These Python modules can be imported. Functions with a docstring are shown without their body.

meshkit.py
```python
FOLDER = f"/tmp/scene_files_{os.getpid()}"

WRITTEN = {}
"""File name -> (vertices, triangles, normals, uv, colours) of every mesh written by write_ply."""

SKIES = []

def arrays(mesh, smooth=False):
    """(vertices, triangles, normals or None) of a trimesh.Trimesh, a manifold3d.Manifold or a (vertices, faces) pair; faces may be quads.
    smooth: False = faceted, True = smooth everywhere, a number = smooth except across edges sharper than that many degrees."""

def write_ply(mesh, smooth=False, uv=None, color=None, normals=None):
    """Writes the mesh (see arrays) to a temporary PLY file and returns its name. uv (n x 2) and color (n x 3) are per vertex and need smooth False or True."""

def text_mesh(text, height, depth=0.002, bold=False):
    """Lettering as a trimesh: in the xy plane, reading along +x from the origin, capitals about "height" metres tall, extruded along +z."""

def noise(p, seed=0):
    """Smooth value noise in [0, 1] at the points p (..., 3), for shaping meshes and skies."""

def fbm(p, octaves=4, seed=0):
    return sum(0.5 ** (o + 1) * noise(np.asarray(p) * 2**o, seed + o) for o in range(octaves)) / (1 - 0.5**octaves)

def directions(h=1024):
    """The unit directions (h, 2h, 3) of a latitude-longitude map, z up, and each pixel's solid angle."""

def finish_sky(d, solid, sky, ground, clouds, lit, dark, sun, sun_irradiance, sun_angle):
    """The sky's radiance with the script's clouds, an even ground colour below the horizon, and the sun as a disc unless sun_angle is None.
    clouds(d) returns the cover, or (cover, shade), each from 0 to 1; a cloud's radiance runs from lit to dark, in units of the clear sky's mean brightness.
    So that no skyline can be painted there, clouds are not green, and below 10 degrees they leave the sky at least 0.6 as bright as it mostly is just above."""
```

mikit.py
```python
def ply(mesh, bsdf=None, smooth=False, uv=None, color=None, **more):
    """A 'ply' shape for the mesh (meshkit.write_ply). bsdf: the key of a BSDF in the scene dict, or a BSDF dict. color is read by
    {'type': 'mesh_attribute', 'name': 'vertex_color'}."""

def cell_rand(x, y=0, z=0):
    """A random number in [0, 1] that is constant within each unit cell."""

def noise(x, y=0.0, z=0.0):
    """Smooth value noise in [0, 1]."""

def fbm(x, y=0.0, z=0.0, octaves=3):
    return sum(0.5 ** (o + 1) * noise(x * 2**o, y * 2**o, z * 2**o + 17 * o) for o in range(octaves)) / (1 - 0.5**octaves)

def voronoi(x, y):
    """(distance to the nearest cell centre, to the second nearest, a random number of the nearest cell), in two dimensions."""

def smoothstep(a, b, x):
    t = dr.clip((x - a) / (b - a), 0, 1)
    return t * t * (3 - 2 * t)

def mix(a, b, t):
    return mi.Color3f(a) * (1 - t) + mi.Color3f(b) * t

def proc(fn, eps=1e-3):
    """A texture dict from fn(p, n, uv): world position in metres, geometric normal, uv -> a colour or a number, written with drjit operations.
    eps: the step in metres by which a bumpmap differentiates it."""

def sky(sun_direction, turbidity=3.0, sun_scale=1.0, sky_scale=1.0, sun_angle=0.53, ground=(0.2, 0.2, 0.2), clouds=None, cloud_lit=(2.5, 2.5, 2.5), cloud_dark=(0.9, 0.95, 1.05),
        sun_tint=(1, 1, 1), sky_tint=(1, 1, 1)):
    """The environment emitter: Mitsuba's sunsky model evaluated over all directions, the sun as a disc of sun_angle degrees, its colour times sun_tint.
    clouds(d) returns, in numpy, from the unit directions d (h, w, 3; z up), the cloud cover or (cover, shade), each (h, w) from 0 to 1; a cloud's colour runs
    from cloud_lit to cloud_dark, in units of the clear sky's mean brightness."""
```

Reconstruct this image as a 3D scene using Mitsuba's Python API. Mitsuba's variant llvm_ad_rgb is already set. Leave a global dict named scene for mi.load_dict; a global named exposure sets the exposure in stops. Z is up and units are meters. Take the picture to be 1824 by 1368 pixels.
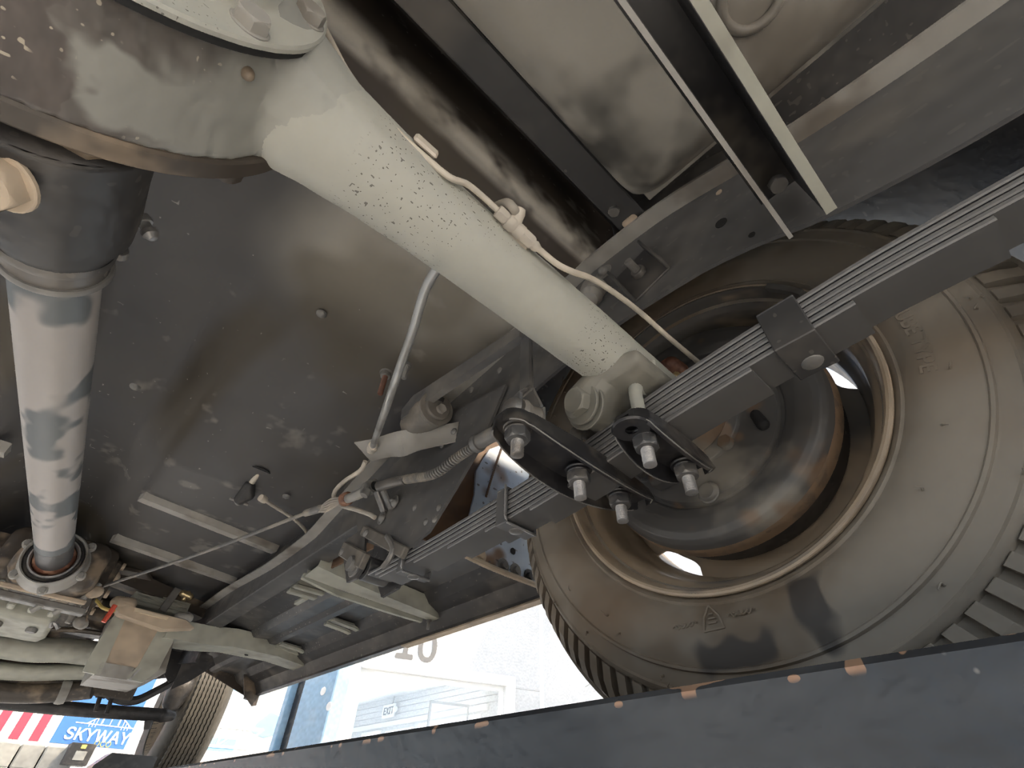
import math
import numpy as np, trimesh, manifold3d as m3
import drjit as dr
import mitsuba as mi
import mikit, meshkit
from mikit import proc, noise, fbm, voronoi, cell_rand, smoothstep, mix
from shapely.geometry import Polygon, LineString, Point, box as sbox
from shapely.ops import unary_union

T = mi.ScalarTransform4f
scene, labels = {}, {}
PI = math.pi

# ---------------------------------------------------------------- camera, sky, exposure
exposure = 3.1
scene['camera'] = {'type': 'perspective', 'fov': 95.284, 'fov_axis': 'x', 'near_clip': 0.01, 'far_clip': 200.0,
    'to_world': T([[-0.73531, -0.48019, 0.47827, 0.15944], [0.6772, -0.49248, 0.54668, -0.19556], [-0.02697, 0.72586, 0.68731, -0.04879], [0, 0, 0, 1]])}
SUN = (0.45, -0.75, 0.95)


def clouds(d):
    c = meshkit.fbm(d * np.array([2.2, 2.2, 5.0]) + 7.3, 4, seed=5)
    return np.clip((c - 0.34) * 4.0, 0, 0.9), np.clip((c - 0.5) * 1.5, 0, 0.5)


scene['sky'] = mikit.sky(SUN, turbidity=4.0, sun_scale=0.7, sky_scale=1.0, sun_angle=6.0, ground=(0.55, 0.54, 0.52), clouds=clouds, cloud_lit=(2.4, 2.4, 2.4), cloud_dark=(1.2, 1.2, 1.2), sky_tint=(1.0, 0.97, 0.93))


# ---------------------------------------------------------------- helpers
def V(*a):
    return np.array(a[0] if len(a) == 1 else a, float)


def unit(v):
    v = V(v)
    return v / np.linalg.norm(v)


def numbered(name, d):
    if name not in d:
        return name
    i = 1
    while f'{name}_{i:03d}' in d:
        i += 1
    return f'{name}_{i:03d}'


keys = {}


def thing(name, label, cat=None, group=None, kind=None):
    k = numbered(name, keys)
    keys[k] = 1
    e = {'label': label}
    if cat:
        e['category'] = cat
    if group:
        e['group'] = group
    if kind:
        e['kind'] = kind
    labels[k] = e
    return k


def part(parent, name, mesh, mat, smooth=32, label=None, kind=None, **kw):
    k = numbered(parent + '__' + name, keys)
    keys[k] = 1
    scene[k] = mesh if isinstance(mesh, dict) else mikit.ply(mesh, mat, smooth, **kw)
    if label or kind:
        labels[k] = {}
        if label:
            labels[k]['label'] = label
        if kind:
            labels[k]['kind'] = kind
    return k


def single(name, label, cat, mesh, mat, smooth=32, group=None, kind=None):
    k = thing(name, label, cat, group, kind)
    scene[k] = mesh if isinstance(mesh, dict) else mikit.ply(mesh, mat, smooth)
    return k


def cat(*ms):
    ms = [m for g in ms for m in (g if isinstance(g, (list, tuple)) else [g])]
    return trimesh.util.concatenate(ms)


def frame(o, z, x=None):
    """4x4 with local z along z and local x near x."""
    z = unit(z)
    x = V(x) if x is not None else (V(1, 0, 0) if abs(z[0]) < 0.9 else V(0, 1, 0))
    x = unit(x - z * (x @ z))
    M = np.eye(4)
    M[:3, 0], M[:3, 1], M[:3, 2], M[:3, 3] = x, np.cross(z, x), z, o
    return M


def at(mesh, M):
    m = mesh.copy()
    m.apply_transform(M)
    return m


def rbox(size, bev=0.002, M=None):
    s = V(size) / 2
    b = min(bev, s.min() * 0.9)
    P = []
    for x in (-1, 1):
        for y in (-1, 1):
            for z in (-1, 1):
                for k in range(3):
                    q = s - b
                    q[k] = s[k]
                    P.append(q * (x, y, z))
    h = trimesh.convex.convex_hull(np.array(P))
    return at(h, M) if M is not None else h


def bx(x0, x1, y0, y1, z0, z1, bev=0.002):
    M = np.eye(4)
    M[:3, 3] = ((x0 + x1) / 2, (y0 + y1) / 2, (z0 + z1) / 2)
    return rbox((abs(x1 - x0), abs(y1 - y0), abs(z1 - z0)), bev, M)


def bar(a, b, w, h, bev=0.002, up=(0, 0, 1)):
    """A bar from a to b, w across, h along 'up'."""
    a, b = V(a), V(b)
    d = unit(b - a)
    M = frame((a + b) / 2, d, np.cross(V(up), d))
    return rbox((w, h, np.linalg.norm(b - a)), bev, M)


def smooth_path(pts, n=8):
    p = np.array(pts, float)
    if len(p) < 3:
        return p
    p = np.vstack([2 * p[0] - p[1], p, 2 * p[-1] - p[-2]])
    out = []
    for i in range(1, len(p) - 2):
        t = np.linspace(0, 1, n, endpoint=False)[:, None]
        a, b, c, d = p[i - 1:i + 3]
        out.append(0.5 * (2 * b + (c - a) * t + (2 * a - 5 * b + 4 * c - d) * t ** 2 + (3 * b - a - 3 * c + d) * t ** 3))
    return np.vstack(out + [p[-2:-1]])


def sweep(path, section, closed=True, up=None):
    """Sweeps a closed 2-D section (k,2) or one per station along a path; caps the ends."""
    p = np.asarray(path, float)
    n = len(p)
    t = np.gradient(p, axis=0)
    t /= np.linalg.norm(t, axis=1, keepdims=True)
    sec = np.asarray(section, float)
    if sec.ndim == 2:
        sec = np.broadcast_to(sec, (n,) + sec.shape)
    u = V(up) if up is not None else (V(0, 0, 1) if abs(t[0][2]) < 0.9 else V(1, 0, 0))
    rows = []
    for i in range(n):
        if up is not None:
            u = V(up)
        u = unit(u - t[i] * (u @ t[i]))
        s = np.cross(t[i], u)
        rows.append(p[i] + sec[i][:, :1] * s + sec[i][:, 1:2] * u)
    k = sec.shape[1]
    v = np.vstack(rows)
    i, j = np.meshgrid(np.arange(n - 1), np.arange(k), indexing='ij')
    a, b, c, d = i * k + j, i * k + (j + 1) % k, (i + 1) * k + (j + 1) % k, (i + 1) * k + j
    f = np.stack([a, b, c, a, c, d], -1).reshape(-1, 3)
    cap = trimesh.creation.triangulate_polygon(Polygon(sec[0]), engine='earcut')[1] if k > 3 else np.array([[0, 1, 2]])
    tv, tf = trimesh.creation.triangulate_polygon(Polygon(sec[0]), engine='earcut')
    # map the triangulation back on the ring's own vertices
    from scipy.spatial import cKDTree
    idx = cKDTree(sec[0]).query(tv)[1]
    tf = idx[tf]
    f = np.vstack([f, tf[:, ::-1], tf + (n - 1) * k])
    m = trimesh.Trimesh(v, f, process=False)
    m.fix_normals()
    return m


def ring(r, n=10):
    a = np.arange(n) * 2 * PI / n
    return np.stack([np.cos(a), np.sin(a)], 1) * r


def tube(pts, r, n=10, sm=8, up=None):
    p = smooth_path(pts, sm) if sm else np.asarray(pts, float)
    if np.isscalar(r):
        return sweep(p, ring(r, n), up=up)
    rr = np.interp(np.linspace(0, 1, len(p)), np.linspace(0, 1, len(r)), r)
    return sweep(p, np.stack([ring(x, n) for x in rr]), up=up)


def coil(pts, R, r, pitch, n=6):
    """A wire wound round a path."""
    p = smooth_path(pts, 24)
    L = np.r_[0, np.cumsum(np.linalg.norm(np.diff(p, axis=0), axis=1))]
    k = int(L[-1] / pitch * 10)
    s = np.linspace(0, L[-1], k)
    q = np.stack([np.interp(s, L, p[:, c]) for c in range(3)], 1)
    t = np.gradient(q, axis=0)
    t /= np.linalg.norm(t, axis=1, keepdims=True)
    a = np.cross(t, V(0.3, 0.2, 0.93))
    a /= np.linalg.norm(a, axis=1, keepdims=True)
    b = np.cross(t, a)
    w = s / pitch * 2 * PI
    return sweep(q + R * (np.cos(w)[:, None] * a + np.sin(w)[:, None] * b), ring(r, n))


def lathe(prof, M=None, n=48, a0=0, a1=2 * PI):
    """prof: (r, h) pairs turned about local z."""
    p = np.array(prof, float)
    full = abs(a1 - a0 - 2 * PI) < 1e-6
    a = np.linspace(a0, a1, n, endpoint=not full)
    v = np.stack([p[:, 0][None] * np.cos(a)[:, None], p[:, 0][None] * np.sin(a)[:, None], np.broadcast_to(p[:, 1], (len(a), len(p)))], -1)
    k = len(p)
    i, j = np.meshgrid(np.arange(n if full else n - 1), np.arange(k - 1), indexing='ij')
    i2 = (i + 1) % n
    f = np.stack([i * k + j, i2 * k + j, i2 * k + j + 1, i * k + j, i2 * k + j + 1, i * k + j + 1], -1).reshape(-1, 3)
    m = trimesh.Trimesh(v.reshape(-1, 3), f, process=False)
    m.merge_vertices()
    m.update_faces(m.nondegenerate_faces())
    m = trimesh.Trimesh(m.vertices, m.faces, process=False)
    return at(m, M) if M is not None else m


def prism(poly, h, M=None):
    if not isinstance(poly, Polygon):
        poly = Polygon(poly)
    m = trimesh.creation.extrude_polygon(poly, h, engine='earcut')
    return at(m, M) if M is not None else m


def plane_prism(axis, pts, c0, c1):
    """Extrudes a polygon given in the plane normal to an axis ('x': (y,z), 'y': (x,z), 'z': (x,y)) from c0 to c1."""
    m = prism(pts, abs(c1 - c0))
    v = np.array(m.vertices)
    c = v[:, 2] + min(c0, c1)
    if axis == 'x':
        v = np.stack([c, v[:, 0], v[:, 1]], 1)
    elif axis == 'y':
        v = np.stack([v[:, 0], c, v[:, 1]], 1)
    else:
        v = np.stack([v[:, 0], v[:, 1], c], 1)
    m = trimesh.Trimesh(v, m.faces, process=False)
    m.fix_normals()
    return m


def hexa(r, h, M):
    """A hex bolt head or nut with chamfered corners; r is the corner radius."""
    a = np.arange(6) * PI / 3
    c = np.stack([np.cos(a), np.sin(a)], 1)
    P = np.vstack([np.c_[c * r, np.full(6, h * 0.12)], np.c_[c * r, np.full(6, h * 0.8)], np.c_[ring(r * 0.84, 24), np.full(24, h)], np.c_[ring(r * 0.88, 24), np.zeros(24)]])
    return at(trimesh.convex.convex_hull(P), M)


def disc(r, h, M, bev=0.001, n=24, z0=0.0):
    return lathe([(0, z0), (r - bev, z0), (r, z0 + bev), (r, z0 + h - bev), (r - bev, z0 + h), (0, z0 + h)], M, n)


def stud(r, L, M, n=14, pitch=0.0018):
    """A threaded rod along local z."""
    prof = [(0, 0)]
    k = max(2, int(L / pitch))
    for i in range(k):
        prof += [(r * 0.88, i * L / k), (r, (i + 0.5) * L / k)]
    prof += [(r * 0.75, L), (0, L)]
    return lathe(prof, M, n)


def dome(r, h, M, n=20):
    a = np.linspace(0, PI / 2, 6)
    return lathe([(r * math.cos(x), h * math.sin(x)) for x in a], M, n)


def hull(spheres, n=1):
    """Hull of (centre, radius) spheres, as a trimesh."""
    ic = trimesh.creation.icosphere(subdivisions=n + 1)
    return trimesh.convex.convex_hull(np.vstack([V(c) + ic.vertices * r for c, r in spheres]))


def mani(m):
    return m3.Manifold(m3.Mesh(np.asarray(m.vertices, np.float32), np.asarray(m.faces, np.uint32)))


def blend(meshes, edge=0.008, it=20):
    u = mani(meshes[0])
    for m in meshes[1:]:
        u = u + mani(m)
    u = u.refine_to_length(edge)
    g = u.to_mesh()
    m = trimesh.Trimesh(g.vert_properties[:, :3], g.tri_verts)
    m.merge_vertices()
    trimesh.smoothing.filter_taubin(m, lamb=0.5, nu=0.52, iterations=it)
    return m


def bumpy(m, amp, freq, seed=0):
    n = m.vertex_normals
    v = m.vertices + n * ((meshkit.fbm(m.vertices * freq, 3, seed) - 0.5) * amp)[:, None]
    return trimesh.Trimesh(v, m.faces, process=False)


# ---------------------------------------------------------------- materials (colour, grain, wear)
def mat(key, color, rough=0.5, metal=0.0, spec=0.5, bump=None, scale=0.001, eps=1e-3, coat=0.0):
    c = proc(color) if callable(color) else {'type': 'rgb', 'value': list(color)}
    r = proc(rough) if callable(rough) else float(rough)
    b = {'type': 'principled', 'base_color': c, 'roughness': r, 'metallic': float(metal), 'specular': float(spec)}
    if coat:
        b['clearcoat'], b['clearcoat_gloss'] = float(coat), 0.8
    if bump:
        b = {'type': 'bumpmap', 'arbitrary': proc(bump, eps), 'scale': float(scale), 'bsdf': b}
    scene[key] = {'type': 'twosided', 'bsdf': b}
    return key


def specks(p, f, lo):
    return smoothstep(lo, lo + 0.06, noise(p.x * f, p.y * f, p.z * f))


def dusty(base, dust, f=9.0, lo=0.45, hi=0.75, amount=0.6, sp=0.0):
    """Paint with patches of dust and fine specks."""
    def fn(p, n, uv):
        a = smoothstep(lo, hi, fbm(p.x * f, p.y * f, p.z * f, octaves=4)) * amount
        c = mix(base, dust, a)
        if sp:
            c = mix(c, dust, specks(p, 140.0, 0.84) * sp)
        return c * (0.9 + 0.2 * noise(p.x * 60, p.y * 60, p.z * 60))
    return fn


def axle_color(p, n, uv):
    c = mix((0.40, 0.395, 0.345), (0.34, 0.345, 0.31), fbm(p.x * 14, p.y * 14, p.z * 14))
    pit = specks(p, 620.0, 0.80) * smoothstep(0.62, 0.72, noise(p.x * 13 + 3.3, p.y * 9, p.z * 9))
    return mix(c, (0.09, 0.085, 0.075), pit * 0.8)


def grime_shade_color(p, n, uv):
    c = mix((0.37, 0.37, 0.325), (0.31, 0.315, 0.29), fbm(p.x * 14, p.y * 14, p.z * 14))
    c = mix((0.225, 0.225, 0.205), c, smoothstep(0.075, 0.135, p.x))  # shade painted into the clean grey, deeper towards the housing
    w = fbm(p.x * 30, p.y * 30, p.z * 30, octaves=4) - 0.5
    # oily dirt: a thick coat on the left, thin tongues along both bolted seams
    left = smoothstep(-0.004, 0.004, 0.030 - p.x + 0.09 * w)
    rear = smoothstep(-0.003, 0.003, -0.018 - p.y + 0.06 * w) * smoothstep(0.085, 0.055, p.x + 0.08 * w)
    fore = smoothstep(-0.003, 0.003, p.y - 0.016 + 0.05 * w) * smoothstep(0.080, 0.05, p.x + 0.08 * w)
    g = dr.maximum(left, dr.maximum(rear * 0.85, fore * 0.85))
    dark = mix((0.042, 0.035, 0.031), (0.12, 0.10, 0.09), fbm(p.x * 140, p.y * 60, p.z * 140))
    dark = mix(dark, (0.42, 0.37, 0.29), specks(p, 420.0, 0.78) * smoothstep(0.4, 0.6, noise(p.x * 60, p.y * 30, p.z * 60)) * 0.8)
    return mix(c, dark, g)


def under_color(p, n, uv):
    base = mix((0.066, 0.065, 0.067), (0.098, 0.096, 0.094), fbm(p.x * 6, p.y * 6, p.z * 6))
    w = fbm(p.x * 5, p.y * 5, p.z * 5) - 0.5
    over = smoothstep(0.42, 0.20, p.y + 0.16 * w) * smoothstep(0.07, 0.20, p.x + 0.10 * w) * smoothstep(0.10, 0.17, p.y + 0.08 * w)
    ridge = smoothstep(0.018, 0.0, dr.abs(p.y - 0.010)) * smoothstep(0.62, 0.575, p.z) * smoothstep(0.15, 0.55, fbm(p.x * 30, p.y * 30, p.z * 30))  # painted highlight along the bend of the pan behind the axle
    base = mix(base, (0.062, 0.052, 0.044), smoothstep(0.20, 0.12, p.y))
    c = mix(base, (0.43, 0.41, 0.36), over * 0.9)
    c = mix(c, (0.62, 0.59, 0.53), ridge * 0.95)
    c = mix(c, (0.085, 0.07, 0.045), smoothstep(0.6, 0.75, fbm(p.x * 4 + 2, p.y * 4, p.z * 4)) * 0.6)
    film = smoothstep(0.055, 0.02, dr.abs(p.x - 0.145 + 0.10 * (p.y - 0.8) + 0.03 * w)) * smoothstep(0.35, 0.5, p.y) * smoothstep(0.95, 0.8, p.y)  # darker brown band along the side wall of the tunnel
    c = mix(c, (0.062, 0.052, 0.036), film * 0.75)
    dust = smoothstep(0.66, 0.8, fbm(p.x * 17, p.y * 17, p.z * 17 + 3, octaves=4))
    c = mix(c, (0.25, 0.235, 0.21), dust * 0.5)
    return mix(c, (0.5, 0.48, 0.44), specks(p, 130.0, 0.93) * 0.45)


def tank_color(p, n, uv):
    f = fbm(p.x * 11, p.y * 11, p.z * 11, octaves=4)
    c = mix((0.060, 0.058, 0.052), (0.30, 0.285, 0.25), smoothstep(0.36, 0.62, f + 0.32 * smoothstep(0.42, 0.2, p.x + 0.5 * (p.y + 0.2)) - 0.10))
    return mix(c, (0.06, 0.045, 0.032), smoothstep(0.55, 0.7, fbm(p.x * 8 + 9, p.y * 8, p.z * 8)) * 0.6)


def tire_color(p, n, uv):
    f = fbm(p.x * 9, p.y * 9, p.z * 9, octaves=4)
    c = mix((0.165, 0.128, 0.090), (0.25, 0.222, 0.182), smoothstep(0.4, 0.62, f + 0.25 * smoothstep(0.02, -0.25, p.y)))
    c = mix(c, (0.17, 0.115, 0.072), smoothstep(0.52, 0.7, fbm(p.x * 7 + 5, p.y * 7, p.z * 7 + 1)) * 0.5)
    ddy, ddz = p.y + 0.058, p.z - 0.094
    wet = smoothstep(0.030, 0.020, dr.sqrt(ddy * ddy * 2.6 + ddz * ddz * 0.8) + 0.03 * (noise(p.y * 50, p.z * 50, 1.0) - 0.5))
    ey, ez = p.y - 0.02, p.z - 0.068
    wet = dr.maximum(wet, smoothstep(0.03, 0.018, dr.sqrt(ey * ey * 0.6 + ez * ez * 2.0) + 0.03 * (noise(p.y * 60, p.z * 60, 7.0) - 0.5)))
    return mix(c, (0.035, 0.033, 0.033), wet * 0.8)


def rim_color(p, n, uv):
    f = fbm(p.x * 25, p.y * 10, p.z * 10, octaves=4)
    return mix((0.12, 0.112, 0.10), (0.33, 0.26, 0.185), smoothstep(0.42, 0.68, f + 0.18 * smoothstep(0.40, 0.22, p.z)))


def plate_color(p, n, uv):
    f = fbm(p.x * 16, p.y * 16, p.z * 16, octaves=4)
    c = mix((0.075, 0.074, 0.072), (0.23, 0.215, 0.185), smoothstep(0.42, 0.72, f + 0.22 * smoothstep(0.09, 0.03, dr.sqrt(dr.square(p.y) + dr.square(p.z - 0.33))) - 0.06))
    return mix(c, (0.21, 0.12, 0.06), smoothstep(0.60, 0.72, fbm(p.x * 21 + 4, p.y * 21, p.z * 21)) * 0.55)


def tt_color(p, n, uv):
    f = fbm(p.x * 20, p.y * 13, p.z * 20, octaves=3)
    return mix((0.30, 0.283, 0.27), (0.10, 0.112, 0.118), smoothstep(0.50, 0.60, f + 0.25 * smoothstep(0.98, 1.1, p.y)))


def run_color(p, n, uv):
    f = fbm(p.x * 7, p.y * 7, p.z * 16, octaves=4)
    c = mix((0.032, 0.034, 0.037), (0.068, 0.070, 0.072), smoothstep(0.35, 0.75, f))
    c = mix(c, (0.34, 0.32, 0.29), specks(p, 120.0, 0.95) * 0.7)
    chip = smoothstep(0.80, 0.83, noise(p.y * 90, p.z * 130, 3.0)) * smoothstep(0.012, 0.016, p.z)
    return mix(c, (0.40, 0.24, 0.15), chip * 0.9)


def blue_zinc(p, n, uv):
    c = mix((0.36, 0.46, 0.60), (0.52, 0.58, 0.66), fbm(p.x * 18, p.y * 18, p.z * 18))
    c = mix(c, (0.20, 0.13, 0.085), smoothstep(0.50, 0.66, fbm(p.x * 12, p.y * 12, p.z * 12 + 2) + 1.6 * (0.605 - p.x)))
    return mix(c, (0.10, 0.09, 0.09), specks(p, 130.0, 0.86) * 0.8)


def peel(p, n, uv):
    return fbm(p.x * 160, p.y * 160, p.z * 160, octaves=2) + 0.5 * noise(p.x * 60, p.y * 60, p.z * 60)


def rough_bump(p, n, uv):
    return fbm(p.x * 90, p.y * 90, p.z * 90, octaves=3)


def dent(p, n, uv):
    return noise(p.x * 14, p.y * 14, p.z * 14) + 0.06 * fbm(p.x * 170, p.y * 170, p.z * 170, octaves=2)


mat('axle_grey', axle_color, 0.42, bump=peel, scale=0.0011)
mat('grime_shade_grey', grime_shade_color, 0.5, bump=rough_bump, scale=0.0022)
mat('undercoat', under_color, 0.55, spec=0.35, bump=dent, scale=0.006, eps=2e-3)
mat('tank_paint', tank_color, 0.45, bump=dent, scale=0.004, eps=2e-3)
mat('tire_rubber', tire_color, 0.62, bump=rough_bump, scale=0.0008)
mat('rim_steel', rim_color, 0.45)
mat('drum_plate', plate_color, 0.42, bump=rough_bump, scale=0.0006)
mat('tube_paint', tt_color, 0.5, bump=rough_bump, scale=0.0006)
mat('runway_paint', run_color, 0.38, bump=rough_bump, scale=0.0012)
mat('blue_zinc', blue_zinc, 0.5)
mat('frame_black', dusty((0.046, 0.046, 0.047), (0.20, 0.18, 0.155), 9.0, 0.44, 0.78, 0.55, 0.3), 0.42, bump=rough_bump, scale=0.0008)
mat('spring_black', dusty((0.095, 0.096, 0.098), (0.22, 0.205, 0.18), 13.0, 0.42, 0.78, 0.6), 0.38)


def leaf_color(p, n, uv):
    """Black spring paint, lighter grey on the leaves' cut sides."""
    f = fbm(p.x * 13, p.y * 13, p.z * 13)
    c = mix((0.060, 0.060, 0.061), (0.10, 0.098, 0.094), f)
    return mix(c, mix((0.19, 0.19, 0.19), (0.12, 0.115, 0.11), f), smoothstep(0.35, 0.7, dr.abs(n.x)))


mat('leaf_steel', leaf_color, 0.36)
mat('dusty_iron', dusty((0.125, 0.115, 0.10), (0.24, 0.215, 0.18), 26.0, 0.4, 0.75, 0.7), 0.55, bump=rough_bump, scale=0.0008)
mat('dusty_axle', dusty((0.17, 0.165, 0.14), (0.26, 0.245, 0.21), 26.0, 0.4, 0.75, 0.8), 0.5, bump=rough_bump, scale=0.0008)
mat('nut_black', dusty((0.085, 0.085, 0.086), (0.22, 0.21, 0.195), 60.0, 0.5, 0.8, 0.7), 0.3, metal=0.25)
mat('tire_dark', dusty((0.082, 0.076, 0.064), (0.13, 0.115, 0.095), 9.0, 0.4, 0.75, 0.7), 0.65)
mat('rail_paint', dusty((0.088, 0.088, 0.088), (0.20, 0.185, 0.16), 9.0, 0.46, 0.78, 0.5, 0.15), 0.45)
mat('rust_tan', dusty((0.20, 0.135, 0.085), (0.11, 0.085, 0.065), 60.0, 0.45, 0.7, 0.7, 0.5), 0.7)
mat('gloss_black', dusty((0.022, 0.022, 0.024), (0.16, 0.14, 0.11), 24.0, 0.45, 0.85, 0.6), 0.26)
mat('steel', dusty((0.36, 0.355, 0.35), (0.14, 0.125, 0.11), 40.0, 0.45, 0.75, 0.8), 0.38, metal=0.55)
mat('dull_steel', dusty((0.20, 0.195, 0.185), (0.10, 0.09, 0.08), 35.0, 0.45, 0.7, 0.7), 0.45, metal=0.3)
mat('tan_pipe', dusty((0.52, 0.47, 0.39), (0.34, 0.31, 0.27), 20.0, 0.4, 0.7, 0.8), 0.42)
mat('silver_pipe', dusty((0.46, 0.46, 0.45), (0.25, 0.24, 0.22), 30.0, 0.4, 0.8, 0.8), 0.3, metal=0.5)
mat('primer_grey', dusty((0.36, 0.36, 0.305), (0.20, 0.19, 0.16), 16.0, 0.45, 0.8, 0.7), 0.5)
mat('cable_grey', dusty((0.17, 0.165, 0.155), (0.36, 0.32, 0.26), 26.0, 0.4, 0.7, 0.7), 0.45)
mat('brown_rust', dusty((0.15, 0.085, 0.045), (0.07, 0.045, 0.03), 18.0, 0.4, 0.7, 0.8, 0.2), 0.7)
mat('rust_red', dusty((0.12, 0.05, 0.03), (0.32, 0.18, 0.12), 60.0, 0.45, 0.7, 0.8), 0.5)
mat('oily_brown', dusty((0.055, 0.045, 0.036), (0.26, 0.20, 0.14), 22.0, 0.48, 0.75, 0.8, 0.2), 0.45)
mat('oily_grey', dusty((0.30, 0.29, 0.265), (0.12, 0.10, 0.08), 14.0, 0.5, 0.75, 0.8), 0.5)
mat('dark_grime', dusty((0.030, 0.029, 0.029), (0.085, 0.075, 0.066), 25.0, 0.45, 0.75, 0.6, 0.25), 0.5, bump=rough_bump, scale=0.0015)
mat('tan_dirt', dusty((0.46, 0.375, 0.28), (0.32, 0.26, 0.2), 18.0, 0.4, 0.75, 0.8), 0.75)
mat('black_hole', (0.012, 0.012, 0.012), 0.8)
mat('red_wire', (0.65, 0.10, 0.06), 0.4)
mat('yellow_wire', (0.55, 0.42, 0.14), 0.4)
mat('brass', (0.66, 0.52, 0.30), 0.3, metal=0.8)
mat('white_paint', dusty((0.66, 0.66, 0.65), (0.60, 0.60, 0.59), 2.0, 0.45, 0.7, 0.7), 0.6)
mat('trim_white', (0.84, 0.84, 0.82), 0.5)
mat('seam_grey', (0.42, 0.42, 0.40), 0.7)
mat('concrete', dusty((0.61, 0.61, 0.60), (0.52, 0.52, 0.505), 1.4, 0.4, 0.7, 0.8), 0.8)
mat('post_blue', dusty((0.27, 0.43, 0.58), (0.36, 0.49, 0.60), 8.0, 0.4, 0.7, 0.6), 0.4)
mat('flag_red', (0.62, 0.06, 0.10), 0.6)
mat('flag_white', (0.80, 0.80, 0.76), 0.6)
mat('flag_blue', (0.06, 0.19, 0.52), 0.6)
mat('pale_blue', (0.66, 0.78, 0.86), 0.6)
mat('bright_blue', (0.30, 0.55, 0.78), 0.6)
mat('number_grey', (0.16, 0.16, 0.16), 0.6)
mat('stone_grey', dusty((0.30, 0.30, 0.28), (0.20, 0.20, 0.19), 6.0, 0.4, 0.7, 0.8), 0.7)
mat('pale_tan', (0.60, 0.50, 0.36), 0.6)
mat('sign_yellow', (0.60, 0.52, 0.14), 0.6)
scene['window_glass'] = {'type': 'thindielectric', 'int_ior': 1.5}



# ================================================================ the place around the lift
def struct(name, mesh, m, smooth=False):
    keys[name] = 1
    scene[name] = mikit.ply(mesh, m, smooth)
    labels[name] = {'kind': 'structure'}
    return name


struct('floor', bx(-14, 14, -14, 14, -1.95, -1.75, 0.01), 'concrete')
UW = np.eye(4)
UW[:3, 0], UW[:3, 1], UW[:3, 3] = (0.949, -0.315, 0), (0.315, 0.949, 0), (5.0, 4.6, 0)


def wb(s0, s1, d0, d1, z0, z1, bev=0.003):
    """A block in the front wall's own frame: s along the wall, d away from the car, z up."""
    return at(bx(s0, s1, d0, d1, z0, z1, bev), UW)


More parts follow.
